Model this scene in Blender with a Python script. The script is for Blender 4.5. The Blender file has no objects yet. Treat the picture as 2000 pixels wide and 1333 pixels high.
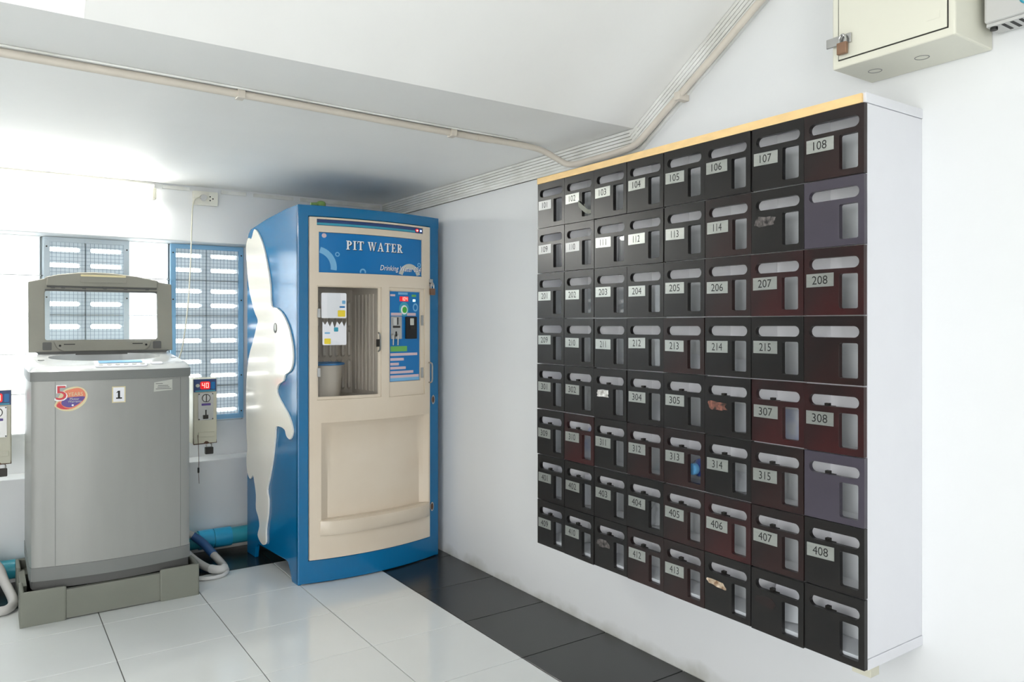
import bpy, math, random
from mathutils import Vector, Matrix
from mathutils.geometry import tessellate_polygon
random.seed(7)
S = bpy.context.scene
C = S.collection
PI = math.pi

# ------------------------------------------------------------------ camera
F_PX, Y0_PX, TH, CAM_H = 1483.68, 633.78, 0.6049, 1.2004
cd = bpy.data.cameras.new('camera')
cam = bpy.data.objects.new('camera', cd); C.objects.link(cam)
cd.sensor_width = 36.0; cd.lens = F_PX / 2000 * 36.0
cd.shift_y = -(666.5 - Y0_PX) / 2000
cd.clip_start = 0.05; cd.clip_end = 200
cam.location = (0, 0, CAM_H); cam.rotation_euler = (PI / 2, 0, -TH)
S.camera = cam

# ------------------------------------------------------------------ world, exposure
W = bpy.data.worlds.new('overcast_sky'); S.world = W; W.use_nodes = True
bg = W.node_tree.nodes['Background']
bg.inputs['Color'].default_value = (0.99, 0.996, 1.0, 1); bg.inputs['Strength'].default_value = 6.8
S.view_settings.view_transform = 'Standard'; S.view_settings.look = 'None'
S.view_settings.gamma = 1; S.view_settings.use_curve_mapping = False
S.view_settings.exposure = 0.0
S.cycles.caustics_reflective = False; S.cycles.caustics_refractive = False

XW, YW, YG = 1.986, 4.227, 4.377          # right wall, back wall, glazed plane of the back wall
ZC, YS = 1.925, 2.055                     # low ceiling height, where it starts to slope
XL, YF, ZH = -2.3, -1.9, 2.95             # added left and front walls, high ceiling

def portal(name, loc, rot, sx, sy):
    l = bpy.data.lights.new(name, 'AREA'); l.shape = 'RECTANGLE'; l.size = sx; l.size_y = sy
    l.cycles.is_portal = True
    o = bpy.data.objects.new(name, l); C.objects.link(o); o.location = loc; o.rotation_euler = rot
YO0, YO, XO0, XO, ZO = -1.4, 0.9, -1.7, -0.3, 2.3     # openings invented to let daylight in: side opening YO0..YO, front opening XO0..XO, both ZO high
portal('daylight_portal_front', ((XO0 + XO) / 2, YF - 0.05, ZO / 2), (PI / 2, 0, 0), XO - XO0, ZO)
portal('daylight_portal_side', (XL - 0.05, (YO0 + YO) / 2, ZO / 2), (0, -PI / 2, 0), ZO, YO - YO0)
portal('daylight_portal_window', (0.05, YG + 0.35, 1.15), (-PI / 2, 0, 0), 2.7, 1.0)

# ------------------------------------------------------------------ helpers
def lin(c):
    c = c / 255.0
    return c / 12.92 if c <= 0.04045 else ((c + 0.055) / 1.055) ** 2.4
def rgb(r, g, b): return (lin(r), lin(g), lin(b), 1)

MATS = {}
def mat(name, col, rough=0.5, metal=0.0, var=0.06, scale=8.0, bump=0.0, bscale=60.0, coat=0.0, spec=0.5,
        stretch=(1, 1, 1), col2=None, emit=None, estr=0.0):
    m = bpy.data.materials.new(name); m.use_nodes = True
    nt = m.node_tree; p = nt.nodes['Principled BSDF']
    tc = nt.nodes.new('ShaderNodeTexCoord'); mp = nt.nodes.new('ShaderNodeMapping'); mp.inputs['Scale'].default_value = stretch
    nt.links.new(tc.outputs['Object'], mp.inputs['Vector'])
    nz = nt.nodes.new('ShaderNodeTexNoise'); nz.inputs['Scale'].default_value = scale; nz.inputs['Detail'].default_value = 4
    nt.links.new(mp.outputs['Vector'], nz.inputs['Vector'])
    rp = nt.nodes.new('ShaderNodeValToRGB')
    a = col; b = col2 or tuple(max(0, min(1, x * (1 - var))) for x in col[:3]) + (1,)
    rp.color_ramp.elements[0].position = 0.35; rp.color_ramp.elements[0].color = b
    rp.color_ramp.elements[1].position = 0.65; rp.color_ramp.elements[1].color = a
    nt.links.new(nz.outputs['Fac'], rp.inputs['Fac']); nt.links.new(rp.outputs['Color'], p.inputs['Base Color'])
    p.inputs['Roughness'].default_value = rough; p.inputs['Metallic'].default_value = metal
    p.inputs['Specular IOR Level'].default_value = spec
    p.inputs['Coat Weight'].default_value = coat; p.inputs['Coat Roughness'].default_value = 0.08
    if bump:
        n2 = nt.nodes.new('ShaderNodeTexNoise'); n2.inputs['Scale'].default_value = bscale; n2.inputs['Detail'].default_value = 5
        nt.links.new(mp.outputs['Vector'], n2.inputs['Vector'])
        bp = nt.nodes.new('ShaderNodeBump'); bp.inputs['Strength'].default_value = bump; bp.inputs['Distance'].default_value = 0.004
        nt.links.new(n2.outputs['Fac'], bp.inputs['Height']); nt.links.new(bp.outputs['Normal'], p.inputs['Normal'])
    if emit:
        p.inputs['Emission Color'].default_value = emit; p.inputs['Emission Strength'].default_value = estr
    MATS[name] = m
    return m

def mix_mat(name, tint, transp, gloss_rough=0.03, ior=1.45):
    m = bpy.data.materials.new(name); m.use_nodes = True; nt = m.node_tree; nt.nodes.clear()
    o = nt.nodes.new('ShaderNodeOutputMaterial'); t = nt.nodes.new('ShaderNodeBsdfTransparent'); t.inputs['Color'].default_value = tint
    g = nt.nodes.new('ShaderNodeBsdfGlossy'); g.inputs['Roughness'].default_value = gloss_rough
    fr = nt.nodes.new('ShaderNodeLayerWeight'); fr.inputs['Blend'].default_value = 0.5
    pw = nt.nodes.new('ShaderNodeMath'); pw.operation = 'POWER'; pw.inputs[1].default_value = 5; nt.links.new(fr.outputs['Facing'], pw.inputs[0])
    ad = nt.nodes.new('ShaderNodeMath'); ad.operation = 'ADD'; ad.inputs[1].default_value = 0.03; nt.links.new(pw.outputs[0], ad.inputs[0])
    mx = nt.nodes.new('ShaderNodeMixShader'); nt.links.new(ad.outputs[0], mx.inputs[0])
    nt.links.new(t.outputs[0], mx.inputs[1]); nt.links.new(g.outputs[0], mx.inputs[2]); nt.links.new(mx.outputs[0], o.inputs[0])
    MATS[name] = m; return m

def stained_wall(name):
    """white emulsion with grime along the foot of the wall and faint scuffs"""
    m = mat(name, rgb(231, 233, 234), 0.55, var=0.02, scale=2.0, bump=0.12, bscale=30)
    nt = m.node_tree; p = nt.nodes['Principled BSDF']
    src = p.inputs['Base Color'].links[0].from_socket
    geo = nt.nodes.new('ShaderNodeNewGeometry'); sep = nt.nodes.new('ShaderNodeSeparateXYZ'); nt.links.new(geo.outputs['Position'], sep.inputs[0])
    mr = nt.nodes.new('ShaderNodeMapRange'); mr.inputs['From Min'].default_value = 0.0; mr.inputs['From Max'].default_value = 0.11
    mr.inputs['To Min'].default_value = 1.0; mr.inputs['To Max'].default_value = 0.0; nt.links.new(sep.outputs['Z'], mr.inputs['Value'])
    nz = nt.nodes.new('ShaderNodeTexNoise'); nz.inputs['Scale'].default_value = 7; nz.inputs['Detail'].default_value = 8
    nt.links.new(geo.outputs['Position'], nz.inputs['Vector'])
    mu = nt.nodes.new('ShaderNodeMath'); mu.operation = 'MULTIPLY'; nt.links.new(mr.outputs[0], mu.inputs[0]); nt.links.new(nz.outputs['Fac'], mu.inputs[1])
    rr = nt.nodes.new('ShaderNodeValToRGB'); rr.color_ramp.elements[0].position = 0.28; rr.color_ramp.elements[0].color = (0, 0, 0, 1)
    rr.color_ramp.elements[1].position = 0.60; rr.color_ramp.elements[1].color = (0.55, 0.55, 0.55, 1); nt.links.new(mu.outputs[0], rr.inputs['Fac'])
    mx = nt.nodes.new('ShaderNodeMix'); mx.data_type = 'RGBA'; nt.links.new(rr.outputs[0], mx.inputs['Factor'])
    nt.links.new(src, mx.inputs['A']); mx.inputs['B'].default_value = rgb(140, 138, 116); nt.links.new(mx.outputs['Result'], p.inputs['Base Color'])
    return m

def glassblock_mat():
    m = bpy.data.materials.new('frosted_glass_block'); m.use_nodes = True; nt = m.node_tree; nt.nodes.clear()
    o = nt.nodes.new('ShaderNodeOutputMaterial'); t = nt.nodes.new('ShaderNodeBsdfTranslucent'); t.inputs['Color'].default_value = (0.93, 0.97, 0.98, 1)
    g = nt.nodes.new('ShaderNodeBsdfGlossy'); g.inputs['Roughness'].default_value = 0.15
    tr = nt.nodes.new('ShaderNodeBsdfTransparent'); tr.inputs['Color'].default_value = (0.95, 0.98, 1, 1)
    wv = nt.nodes.new('ShaderNodeTexNoise'); wv.inputs['Scale'].default_value = 18
    bp = nt.nodes.new('ShaderNodeBump'); bp.inputs['Strength'].default_value = 0.3; nt.links.new(wv.outputs['Fac'], bp.inputs['Height'])
    nt.links.new(bp.outputs['Normal'], g.inputs['Normal'])
    m1 = nt.nodes.new('ShaderNodeMixShader'); m1.inputs[0].default_value = 0.55; nt.links.new(t.outputs[0], m1.inputs[1]); nt.links.new(tr.outputs[0], m1.inputs[2])
    m2 = nt.nodes.new('ShaderNodeMixShader'); m2.inputs[0].default_value = 0.06; nt.links.new(m1.outputs[0], m2.inputs[1]); nt.links.new(g.outputs[0], m2.inputs[2])
    nt.links.new(m2.outputs[0], o.inputs[0]); return m

class MB:
    """collects shapes; build() links them as one mesh object"""
    def __init__(s): s.v = []; s.f = []
    def add(s, vs, fs):
        n = len(s.v); s.v += [Vector(v) for v in vs]; s.f += [tuple(i + n for i in f) for f in fs]; return s
    def box(s, x0, x1, y0, y1, z0, z1):
        vs = [(x, y, z) for z in (z0, z1) for y in (y0, y1) for x in (x0, x1)]
        return s.add(vs, [(0, 2, 3, 1), (4, 5, 7, 6), (0, 1, 5, 4), (2, 6, 7, 3), (0, 4, 6, 2), (1, 3, 7, 5)])
    def prism(s, loops, fm, d0, d1):
        """loops: outer then holes, 2D; fm(a,b,d)->3D; solid between depths d0 and d1"""
        n = sum(len(l) for l in loops)
        flat = [p for l in loops for p in l]
        tris = tessellate_polygon([[Vector((p[0], p[1], 0)) for p in l] for l in loops])
        vs = [fm(p[0], p[1], d0) for p in flat] + [fm(p[0], p[1], d1) for p in flat]
        fs = [tuple(t) for t in tris] + [tuple(i + n for i in reversed(t)) for t in tris]
        k = 0
        for l in loops:
            m = len(l)
            for i in range(m):
                a, b = k + i, k + (i + 1) % m
                fs.append((a, b, b + n, a + n))
            k += m
        return s.add(vs, fs)
    def tube(s, pts, r, seg=10, cap=True, closed=False):
        pts = [Vector(p) for p in pts]; n = len(pts); rings = []
        up = None
        for i in range(n):
            a = pts[i - 1] if (i > 0 or closed) else pts[0]; b = pts[(i + 1) % n] if (i < n - 1 or closed) else pts[-1]
            t = (b - a).normalized()
            if up is None: up = Vector((0, 0, 1)) if abs(t.z) < 0.9 else Vector((1, 0, 0))
            u = (up - t * up.dot(t)).normalized(); up = u; w = t.cross(u)
            rr = r[i] if isinstance(r, (list, tuple)) else r
            rings.append([pts[i] + (u * math.cos(2 * PI * k / seg) + w * math.sin(2 * PI * k / seg)) * rr for k in range(seg)])
        vs = [v for q in rings for v in q]; fs = []
        for i in range(n if closed else n - 1):
            j = (i + 1) % n
            for k in range(seg):
                fs.append((i * seg + k, i * seg + (k + 1) % seg, j * seg + (k + 1) % seg, j * seg + k))
        if cap and not closed:
            fs.append(tuple(range(seg - 1, -1, -1))); fs.append(tuple((n - 1) * seg + k for k in range(seg)))
        return s.add(vs, fs)
    def cyl(s, p0, p1, r, seg=16, r1=None): return s.tube([p0, p1], [r, r if r1 is None else r1], seg)
    def build(s, name, m, parent=None, smooth=False, bevel=0.0, bseg=2, local=False, loc=None, auto=None):
        me = bpy.data.meshes.new(name); me.from_pydata([tuple(v) for v in s.v], [], s.f); me.update()
        import bmesh
        b = bmesh.new(); b.from_mesh(me); bmesh.ops.recalc_face_normals(b, faces=b.faces); b.to_mesh(me); b.free()
        return link(name, me, m, parent, smooth, bevel, bseg, local, loc)

ROOT = {}
def link(name, me, m, parent=None, smooth=False, bevel=0.0, bseg=2, local=False, loc=None):
    if m is not None and not me.materials: me.materials.append(m)
    o = bpy.data.objects.new(name, me); C.objects.link(o)
    if smooth:
        for p in me.polygons: p.use_smooth = True
        try: me.set_sharp_from_angle(angle=math.radians(40))
        except Exception: pass
    if parent is not None:
        o.parent = parent
        if not local and parent in ROOT: o.matrix_parent_inverse = ROOT[parent].inverted()
    if loc is not None: o.location = loc
    if bevel:
        bv = o.modifiers.new('edge', 'BEVEL'); bv.width = bevel; bv.segments = bseg; bv.limit_method = 'ANGLE'; bv.angle_limit = math.radians(40)
    return o

def tag(o, label, cat, group=None):
    o['label'] = label; o['category'] = cat
    if group: o['group'] = group
    return o
def empty(name, loc=(0, 0, 0), rz=0.0):
    o = bpy.data.objects.new(name, None); C.objects.link(o); o.location = loc; o.rotation_euler = (0, 0, rz)
    o.empty_display_size = 0.05
    ROOT[o] = Matrix.Translation(loc) @ Matrix.Rotation(rz, 4, 'Z'); return o
def thing(name, label, cat, loc=(0, 0, 0), rz=0.0, group=None): return tag(empty(name, loc, rz), label, cat, group)
def struct(o): o['kind'] = 'structure'; return o

def smoothloop(P, n=4):
    out = []; N = len(P)
    for i in range(N):
        p0, p1, p2, p3 = P[i - 1], P[i], P[(i + 1) % N], P[(i + 2) % N]
        for k in range(n):
            t = k / n
            out.append(tuple(0.5 * (2 * p1[j] + (p2[j] - p0[j]) * t + (2 * p0[j] - 5 * p1[j] + 4 * p2[j] - p3[j]) * t * t + (3 * p1[j] - p0[j] - 3 * p2[j] + p3[j]) * t ** 3) for j in range(len(p1))))
    return out
def smoothpath(P, n=6):
    out = []; N = len(P)
    for i in range(N - 1):
        p0, p1, p2, p3 = P[max(i - 1, 0)], P[i], P[i + 1], P[min(i + 2, N - 1)]
        for k in range(n):
            t = k / n
            out.append(tuple(0.5 * (2 * p1[j] + (p2[j] - p0[j]) * t + (2 * p0[j] - 5 * p1[j] + 4 * p2[j] - p3[j]) * t * t + (3 * p1[j] - p0[j] - 3 * p2[j] + p3[j]) * t ** 3) for j in range(3)))
    out.append(tuple(P[-1])); return out
def rrect(a0, a1, b0, b1, r, n=5):
    L = []
    for cx, cy, s in ((a1 - r, b0 + r, -PI / 2), (a1 - r, b1 - r, 0), (a0 + r, b1 - r, PI / 2), (a0 + r, b0 + r, PI)):
        for k in range(n + 1):
            t = s + PI / 2 * k / n; L.append((cx + r * math.cos(t), cy + r * math.sin(t)))
    return L
def ell(ca, cb, ra, rb=None, n=24, t0=0.0, t1=2 * PI, close=True):
    rb = ra if rb is None else rb
    m = n if close else n + 1
    return [(ca + ra * math.cos(t0 + (t1 - t0) * k / n), cb + rb * math.sin(t0 + (t1 - t0) * k / n)) for k in range(m)]

_tc = {}
def text_tris(s, shear=0.0, res=3):
    """(verts2d, faces, width) of a word set in the built-in face, cap height about 0.7"""
    key = (s, shear)
    if key in _tc: return _tc[key]
    cu = bpy.data.curves.new('lettering', 'FONT'); cu.body = s; cu.resolution_u = res; cu.shear = shear
    o = bpy.data.objects.new('lettering_tmp', cu); C.objects.link(o)
    dg = bpy.context.evaluated_depsgraph_get(); me = bpy.data.meshes.new_from_object(o.evaluated_get(dg))
    vs = [(v.co.x, v.co.y) for v in me.vertices]; fs = [tuple(p.vertices) for p in me.polygons]
    bpy.data.objects.remove(o); bpy.data.curves.remove(cu); bpy.data.meshes.remove(me)
    x0 = min(v[0] for v in vs); x1 = max(v[0] for v in vs); y0 = min(v[1] for v in vs); y1 = max(v[1] for v in vs)
    _tc[key] = (vs, fs, x0, x1, y0, y1); return _tc[key]
def lettering(mb, s, a0, a1, b0, b1, fm, d, shear=0.0):
    vs, fs, x0, x1, y0, y1 = text_tris(s, shear)
    return mb.add([fm(a0 + (v[0] - x0) / (x1 - x0) * (a1 - a0), b0 + (v[1] - y0) / (y1 - y0) * (b1 - b0), d) for v in vs], fs)
SEG = {'0': 'abcdef', '1': 'bc', '4': 'fgbc'}
def led(mb, s, a0, a1, b0, b1, fm, d):
    w = (a1 - a0) / len(s)
    for i, ch in enumerate(s):
        l = a0 + i * w + w * 0.12; r = l + w * 0.72; m = (b0 + b1) / 2; t = w * 0.16
        R = {'a': (l, r, b1 - t, b1), 'g': (l, r, m - t / 2, m + t / 2), 'd': (l, r, b0, b0 + t), 'f': (l, l + t, m, b1), 'b': (r - t, r, m, b1), 'e': (l, l + t, b0, m), 'c': (r - t, r, b0, m)}
        for k in SEG[ch]:
            q = R[k]; mb.add([fm(q[0], q[2], d), fm(q[1], q[2], d), fm(q[1], q[3], d), fm(q[0], q[3], d)], [(0, 1, 2, 3)])

# ------------------------------------------------------------------ materials
M_wall = stained_wall('white_wall_paint')
M_wallL = mat('reflection_dimming_grey', rgb(104, 104, 100), 0.7)  # unseen wall kept dark so the mailbox doors reflect little light
M_ceil = mat('ceiling_paint', rgb(247, 247, 245), 0.6, var=0.02, scale=3, bump=0.12, bscale=25)
M_tileW = mat('white_glazed_tile', rgb(233, 236, 235), 0.12, var=0.03, scale=3, coat=0.2)
M_tileB = mat('black_glazed_tile', rgb(40, 42, 41), 0.25, var=0.2, scale=4)
M_grout = mat('grout', rgb(100, 102, 99), 0.9)
M_corn = mat('grooved_trim_plastic', rgb(238, 239, 236), 0.5, var=0.0, scale=9, stretch=(1, 0.5, 1), col2=rgb(214, 214, 208))
M_lam = mat('brightened_inner_laminate', rgb(250, 250, 252), 0.4, var=0.02)  # whiter copy of the laminate, lifts the dim pigeonholes
M_lamS = mat('dimmed_outer_laminate', rgb(226, 227, 232), 0.4, var=0.02)  # same laminate darkened for the outer boards that daylight bleaches
M_pine = mat('pine_edge', rgb(246, 210, 150), 0.6, var=0.12, scale=6, stretch=(1, 3, 8))
M_doorK = mat('black_brown_door', rgb(26, 23, 22), 0.33, var=0.0, col2=rgb(20, 19, 19), scale=5, stretch=(1, 1, 3), spec=0.4)
M_doorR = mat('dark_red_brown_door', rgb(54, 20, 21), 0.33, var=0.0, col2=rgb(27, 20, 20), scale=4.5, spec=0.4)
M_doorM = mat('brown_stained_door', rgb(40, 22, 21), 0.33, var=0.0, col2=rgb(23, 20, 20), scale=5, spec=0.4)
M_doorP = mat('purple_grey_door', rgb(64, 59, 70), 0.36, var=0.08, coat=0.1)
M_plate = mat('brushed_metal_plate', rgb(184, 187, 182), 0.3, metal=0.75, var=0.12, scale=20, stretch=(1, 1, 6))
M_plateGlare = mat('glare_white_plate', rgb(238, 238, 236), 0.6)  # metal plates whitened: lamp glare put into their colour
M_black = mat('black_print', rgb(18, 18, 18), 0.6, var=0)
M_clear = mix_mat('clear_acrylic', (0.97, 0.98, 0.98, 1), 1)
M_paper = mat('paper', rgb(240, 241, 246), 0.7, var=0.03)
M_steel = mat('steel', rgb(190, 190, 188), 0.25, metal=0.95, var=0.1)
M_dsteel = mat('dark_metal', rgb(60, 58, 55), 0.4, metal=0.7)
M_rust = mat('rust_brown', rgb(96, 66, 50), 0.7, var=0.35, scale=60)
M_brass = mat('worn_brass_padlock', rgb(150, 118, 96), 0.4, metal=0.6, var=0.2)
M_blue = mat('blue_fibreglass', rgb(0, 106, 158), 0.18, var=0.06, scale=3, spec=0.4, coat=0.25, bump=0.04, bscale=12)
M_cream = mat('cream_fibreglass', rgb(222, 210, 192), 0.35, var=0.0, col2=rgb(214, 199, 178), scale=2.2, coat=0.2, bump=0.05, bscale=14)
M_rab = mat('ivory_plastic', rgb(246, 242, 230), 0.22, var=0.01, coat=0.5)
M_signB = mat('sign_blue', rgb(0, 116, 184), 0.3, var=0.12, scale=3)
M_signN = mat('sign_navy', rgb(40, 66, 118), 0.35, var=0.1)
M_teal = mat('sign_teal', rgb(60, 160, 185), 0.35)
M_ltb = mat('sign_light_blue', rgb(120, 180, 220), 0.4)
M_gring = mat('sign_pale_grey', rgb(196, 198, 190), 0.4)
M_whitep = mat('white_print', rgb(242, 242, 242), 0.5, var=0)
M_pinkp = mat('pink_grey_print', rgb(214, 190, 196), 0.5, var=0.1)
M_green = mat('green_print', rgb(110, 180, 90), 0.45)
M_greenbtn = mat('green_button', rgb(70, 175, 60), 0.3)
M_yel = mat('yellow_print', rgb(236, 212, 60), 0.5)
M_red = mat('red_print', rgb(205, 50, 62), 0.45)
M_or = mat('orange_print', rgb(228, 130, 96), 0.45)
M_pur = mat('purple_print', rgb(88, 66, 142), 0.45)
M_ylw = mat('pale_yellow_print', rgb(222, 210, 168), 0.5)
M_ledR = mat('red_led', rgb(255, 30, 30), 0.4, emit=(1, 0.35, 0.3, 1), estr=2.5)
M_ledBack = mat('red_led_window', rgb(190, 12, 22), 0.3, emit=(0.9, 0.01, 0.02, 1), estr=0.5)
M_ledG = mat('green_led', rgb(200, 255, 230), 0.4, emit=(0.6, 1, 0.85, 1), estr=2.5)
M_ledB = mat('blue_led', rgb(150, 150, 255), 0.4, emit=(0.7, 0.75, 1, 1), estr=2.0)
M_cav = mat('beige_tub', rgb(196, 184, 170), 0.45, var=0.05)
M_wash = mat('silver_grey_paint', rgb(154, 155, 151), 0.36, metal=0.15, var=0.03, scale=4, stretch=(6, 6, 1))
M_washD = mat('dark_grey_plastic', rgb(122, 124, 122), 0.42, var=0.05)
M_deck = mat('pale_grey_plastic', rgb(218, 221, 221), 0.2, var=0.03)
M_lid = mat('taupe_plastic', rgb(142, 140, 130), 0.4, var=0.05)
M_lidD = mat('dark_lid_grey', rgb(88, 88, 86), 0.5)  # darker grey of lid trim, hinges and washer base
M_plat = mat('olive_grey_plastic', rgb(124, 126, 116), 0.5, var=0.05)
M_coin = mat('cream_metal', rgb(206, 204, 186), 0.4, var=0.05)
M_ebox = mat('cream_enamel', rgb(222, 221, 206), 0.38, var=0.02)
M_grey = mat('grey_plastic', rgb(200, 200, 198), 0.45)
M_cond = mat('cream_pvc', rgb(216, 208, 196), 0.4, var=0.06, scale=14)
M_pvc = mat('turquoise_pvc', rgb(52, 158, 178), 0.35, var=0.08)
M_pvcB = mat('bright_blue_pvc', rgb(40, 160, 205), 0.35, var=0.06)
M_hose = mat('grey_hose', rgb(198, 196, 192), 0.5)
M_hoseB = mat('blue_sleeve', rgb(52, 96, 150), 0.45)
M_tape = mat('white_tape', rgb(232, 231, 228), 0.6)
M_vent = mat('glowing_pale_blue_concrete', rgb(216, 226, 232), 0.7, var=0.06, scale=20, bump=0.2)
M_frameB = mat('blue_painted_steel', rgb(140, 190, 226), 0.45, var=0.06)
M_frameGlare = mat('glare_paled_blue_steel', rgb(206, 218, 226), 0.45, var=0.06)  # blue frames paled: window glare put into their colour
M_wire = mat('blue_grey_wire', rgb(150, 168, 182), 0.5, metal=0.2)
M_gblock = glassblock_mat()
def let_light_through(m, fac):
    nt = m.node_tree; p = nt.nodes['Principled BSDF']; o = nt.nodes['Material Output']
    t = nt.nodes.new('ShaderNodeBsdfTranslucent'); t.inputs['Color'].default_value = (0.9, 0.93, 0.95, 1)
    mx = nt.nodes.new('ShaderNodeMixShader'); mx.inputs[0].default_value = fac
    nt.links.new(p.outputs[0], mx.inputs[1]); nt.links.new(t.outputs[0], mx.inputs[2]); nt.links.new(mx.outputs[0], o.inputs['Surface'])
let_light_through(M_vent, 0.30)  # translucency added so the blocks glow with hazy window glare
M_mortar = mat('mortar', rgb(196, 200, 200), 0.9)
M_sock = mat('ivory_socket', rgb(232, 230, 218), 0.4)
M_cord = mat('ivory_cable', rgb(214, 212, 196), 0.5)
M_tubeL = mat('lamp_tube', rgb(255, 255, 250), 0.4, emit=(1, 0.985, 0.93, 1), estr=68.0)
M_lampW = mat('lamp_body', rgb(240, 238, 220), 0.4)
M_bot = mat('blue_bottle', rgb(20, 70, 165), 0.15, coat=0.5)
M_cap = mat('light_blue_cap', rgb(110, 185, 240), 0.35)
M_torn = mat('torn_paper_residue', rgb(206, 190, 168), 0.9, var=0.0, col2=rgb(120, 92, 66), scale=60)
M_tornD = mat('dark_glue_residue', rgb(104, 98, 96), 0.7, var=0.0, col2=rgb(30, 27, 27), scale=90)
M_tornB = mat('brown_glue_residue', rgb(150, 96, 80), 0.35, var=0.0, col2=rgb(34, 26, 25), scale=70)
M_tornW = mat('torn_white_sticker', rgb(235, 235, 232), 0.7, var=0.0, col2=rgb(150, 146, 140), scale=60)
M_concrete = mat('outdoor_concrete', rgb(232, 232, 228), 0.8, scale=2)  # unseen ground, lightened to bounce daylight up to the ceiling
M_moss = mat('green_plastic', rgb(108, 142, 74), 0.5, var=0.3, scale=50)

# ------------------------------------------------------------------ setting: floor
fl = struct(empty('floor', (0, 0, 0)))
MB().box(XL, XW, YF, YW, -0.06, -0.004).build('screed', M_grout, fl)
T, G = 0.4007, 0.0016
tx = [-0.0184 + T * i for i in range(-5, 5)] + [XW]
tx[0] = XL
ty = [YW] + [3.8267 - 0.4 * k for k in range(0, 15)]
for i in range(len(tx) - 1):
    for j in range(len(ty) - 1):
        black = i == len(tx) - 2 or j == 0
        dz = random.uniform(-0.0004, 0.0004)
        MB().box(tx[i] + G, tx[i + 1] - G, ty[j + 1] + G, ty[j] - G, -0.012, dz).build('tile', M_tileB if black else M_tileW, fl, bevel=0.0012, bseg=1)
struct(MB().box(-30, 30, -40, 40, -0.5, -0.07).build('ground', M_concrete))

# ------------------------------------------------------------------ setting: walls and ceiling
struct(MB().box(XW, XW + 0.2, YF, YG + 0.2, -0.06, 3.2).build('wall_right', M_wall))
wl = struct(empty('wall_left_added', (XL, 0, 0)))  # unseen wall and its opening, invented to shape the daylight
MB().box(XL - 0.2, XL, YO, YG + 0.2, -0.06, 3.2).build('solid_part', M_wallL, wl)
MB().box(XL - 0.2, XL, YF - 0.2, YO0, -0.06, 3.2).build('solid_part', M_wallL, wl)
MB().box(XL - 0.2, XL, YO0, YO, ZO, 3.2).build('opening_lintel', M_wallL, wl)
wf = struct(empty('wall_front_added', (0, YF, 0)))  # also out of view, invented with its opening for the daylight
MB().box(XO, XW + 0.2, YF - 0.2, YF, -0.06, 3.2).build('solid_part', M_wall, wf)
MB().box(XL, XO0, YF - 0.2, YF, -0.06, 3.2).build('solid_part', M_wall, wf)
MB().box(XO0, XO, YF - 0.2, YF, ZO, 3.2).build('opening_lintel', M_wall, wf)
wb = struct(empty('wall_back', (0, YW, 0)))
ZS, ZT, BH = 0.478, 1.634, 0.1935          # ledge, lintel, block height
MB().box(XL, XW, YW, YG + 0.15, -0.06, ZS).build('lower_wall', M_wall, wb, bevel=0.004)
MB().box(XL, XW, YW, YG + 0.15, ZT, 2.2).build('lintel', M_wall, wb, bevel=0.004)
zb0 = ZT - 5 * BH
MB().box(XL, XW, YG, YG + 0.15, ZS, zb0).build('upper_ledge_wall', M_wall, wb)
cols = []; x = 1.185
cols_def = []                              # from the machine leftwards: glass, vent, vent, glass ...
X0 = 1.185
struct_right = MB().box(1.186, XW, YG, YG + 0.15, zb0, ZT).build('pier', M_wall, wb)
xr = 1.185
for k in range(4):
    cols_def += [('v', xr - 0.19, xr - 0.003), ('v', xr - 0.379, xr - 0.192)]
    xr -= 0.383
    cols_def.append(('g', xr - 0.197, xr - 0.003)); xr -= 0.2
MB().box(XL, xr, YG, YG + 0.15, zb0, ZT).build('pier', M_wall, wb)
vent_me = None
for kind, x0, x1 in cols_def:
    for r in range(5):
        z1 = ZT - r * BH - 0.003; z0 = z1 - BH + 0.006
        if kind == 'g':
            mb = MB()
            mb.box(x0 + 0.004, x1 - 0.004, YG + 0.002, YG + 0.008, z0 + 0.001, z1 - 0.001)
            mb.build('glass_block', M_gblock, wb, bevel=0.003, bseg=1)
        else:
            w = x1 - x0; hh = z1 - z0
            holes = [rrect(0.021, w - 0.021, hh * c - 0.012, hh * c + 0.012, 0.011, 3) for c in (0.285, 0.705)]
            fm = lambda a, b, d, x0=x0, z0=z0: (x0 + a, YG + 0.02 + d, z0 + b)
            MB().prism([[(0, 0), (w, 0), (w, hh), (0, hh)]] + holes, fm, 0, 0.05).build('vent_block', M_vent, wb)
# mortar joints between glass blocks and block columns
mj = MB()
for kind, x0, x1 in cols_def:
    for r in range(6):
        z = ZT - r * BH
        if kind == 'v': mj.box(x0 - 0.004, x1 + 0.004, YG + 0.021, YG + 0.06, z - 0.0045, z + 0.0045)
        else: mj.box(x0 - 0.004, x1 + 0.004, YG + 0.001, YG + 0.03, z - 0.002, z + 0.002)
    mj.box(x0 - 0.005, x0 + 0.0025, YG + 0.021, YG + 0.06, zb0, ZT); mj.box(x1 - 0.0025, x1 + 0.005, YG + 0.021, YG + 0.06, zb0, ZT)
mj.build('mortar_joint', M_mortar, wb)
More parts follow.
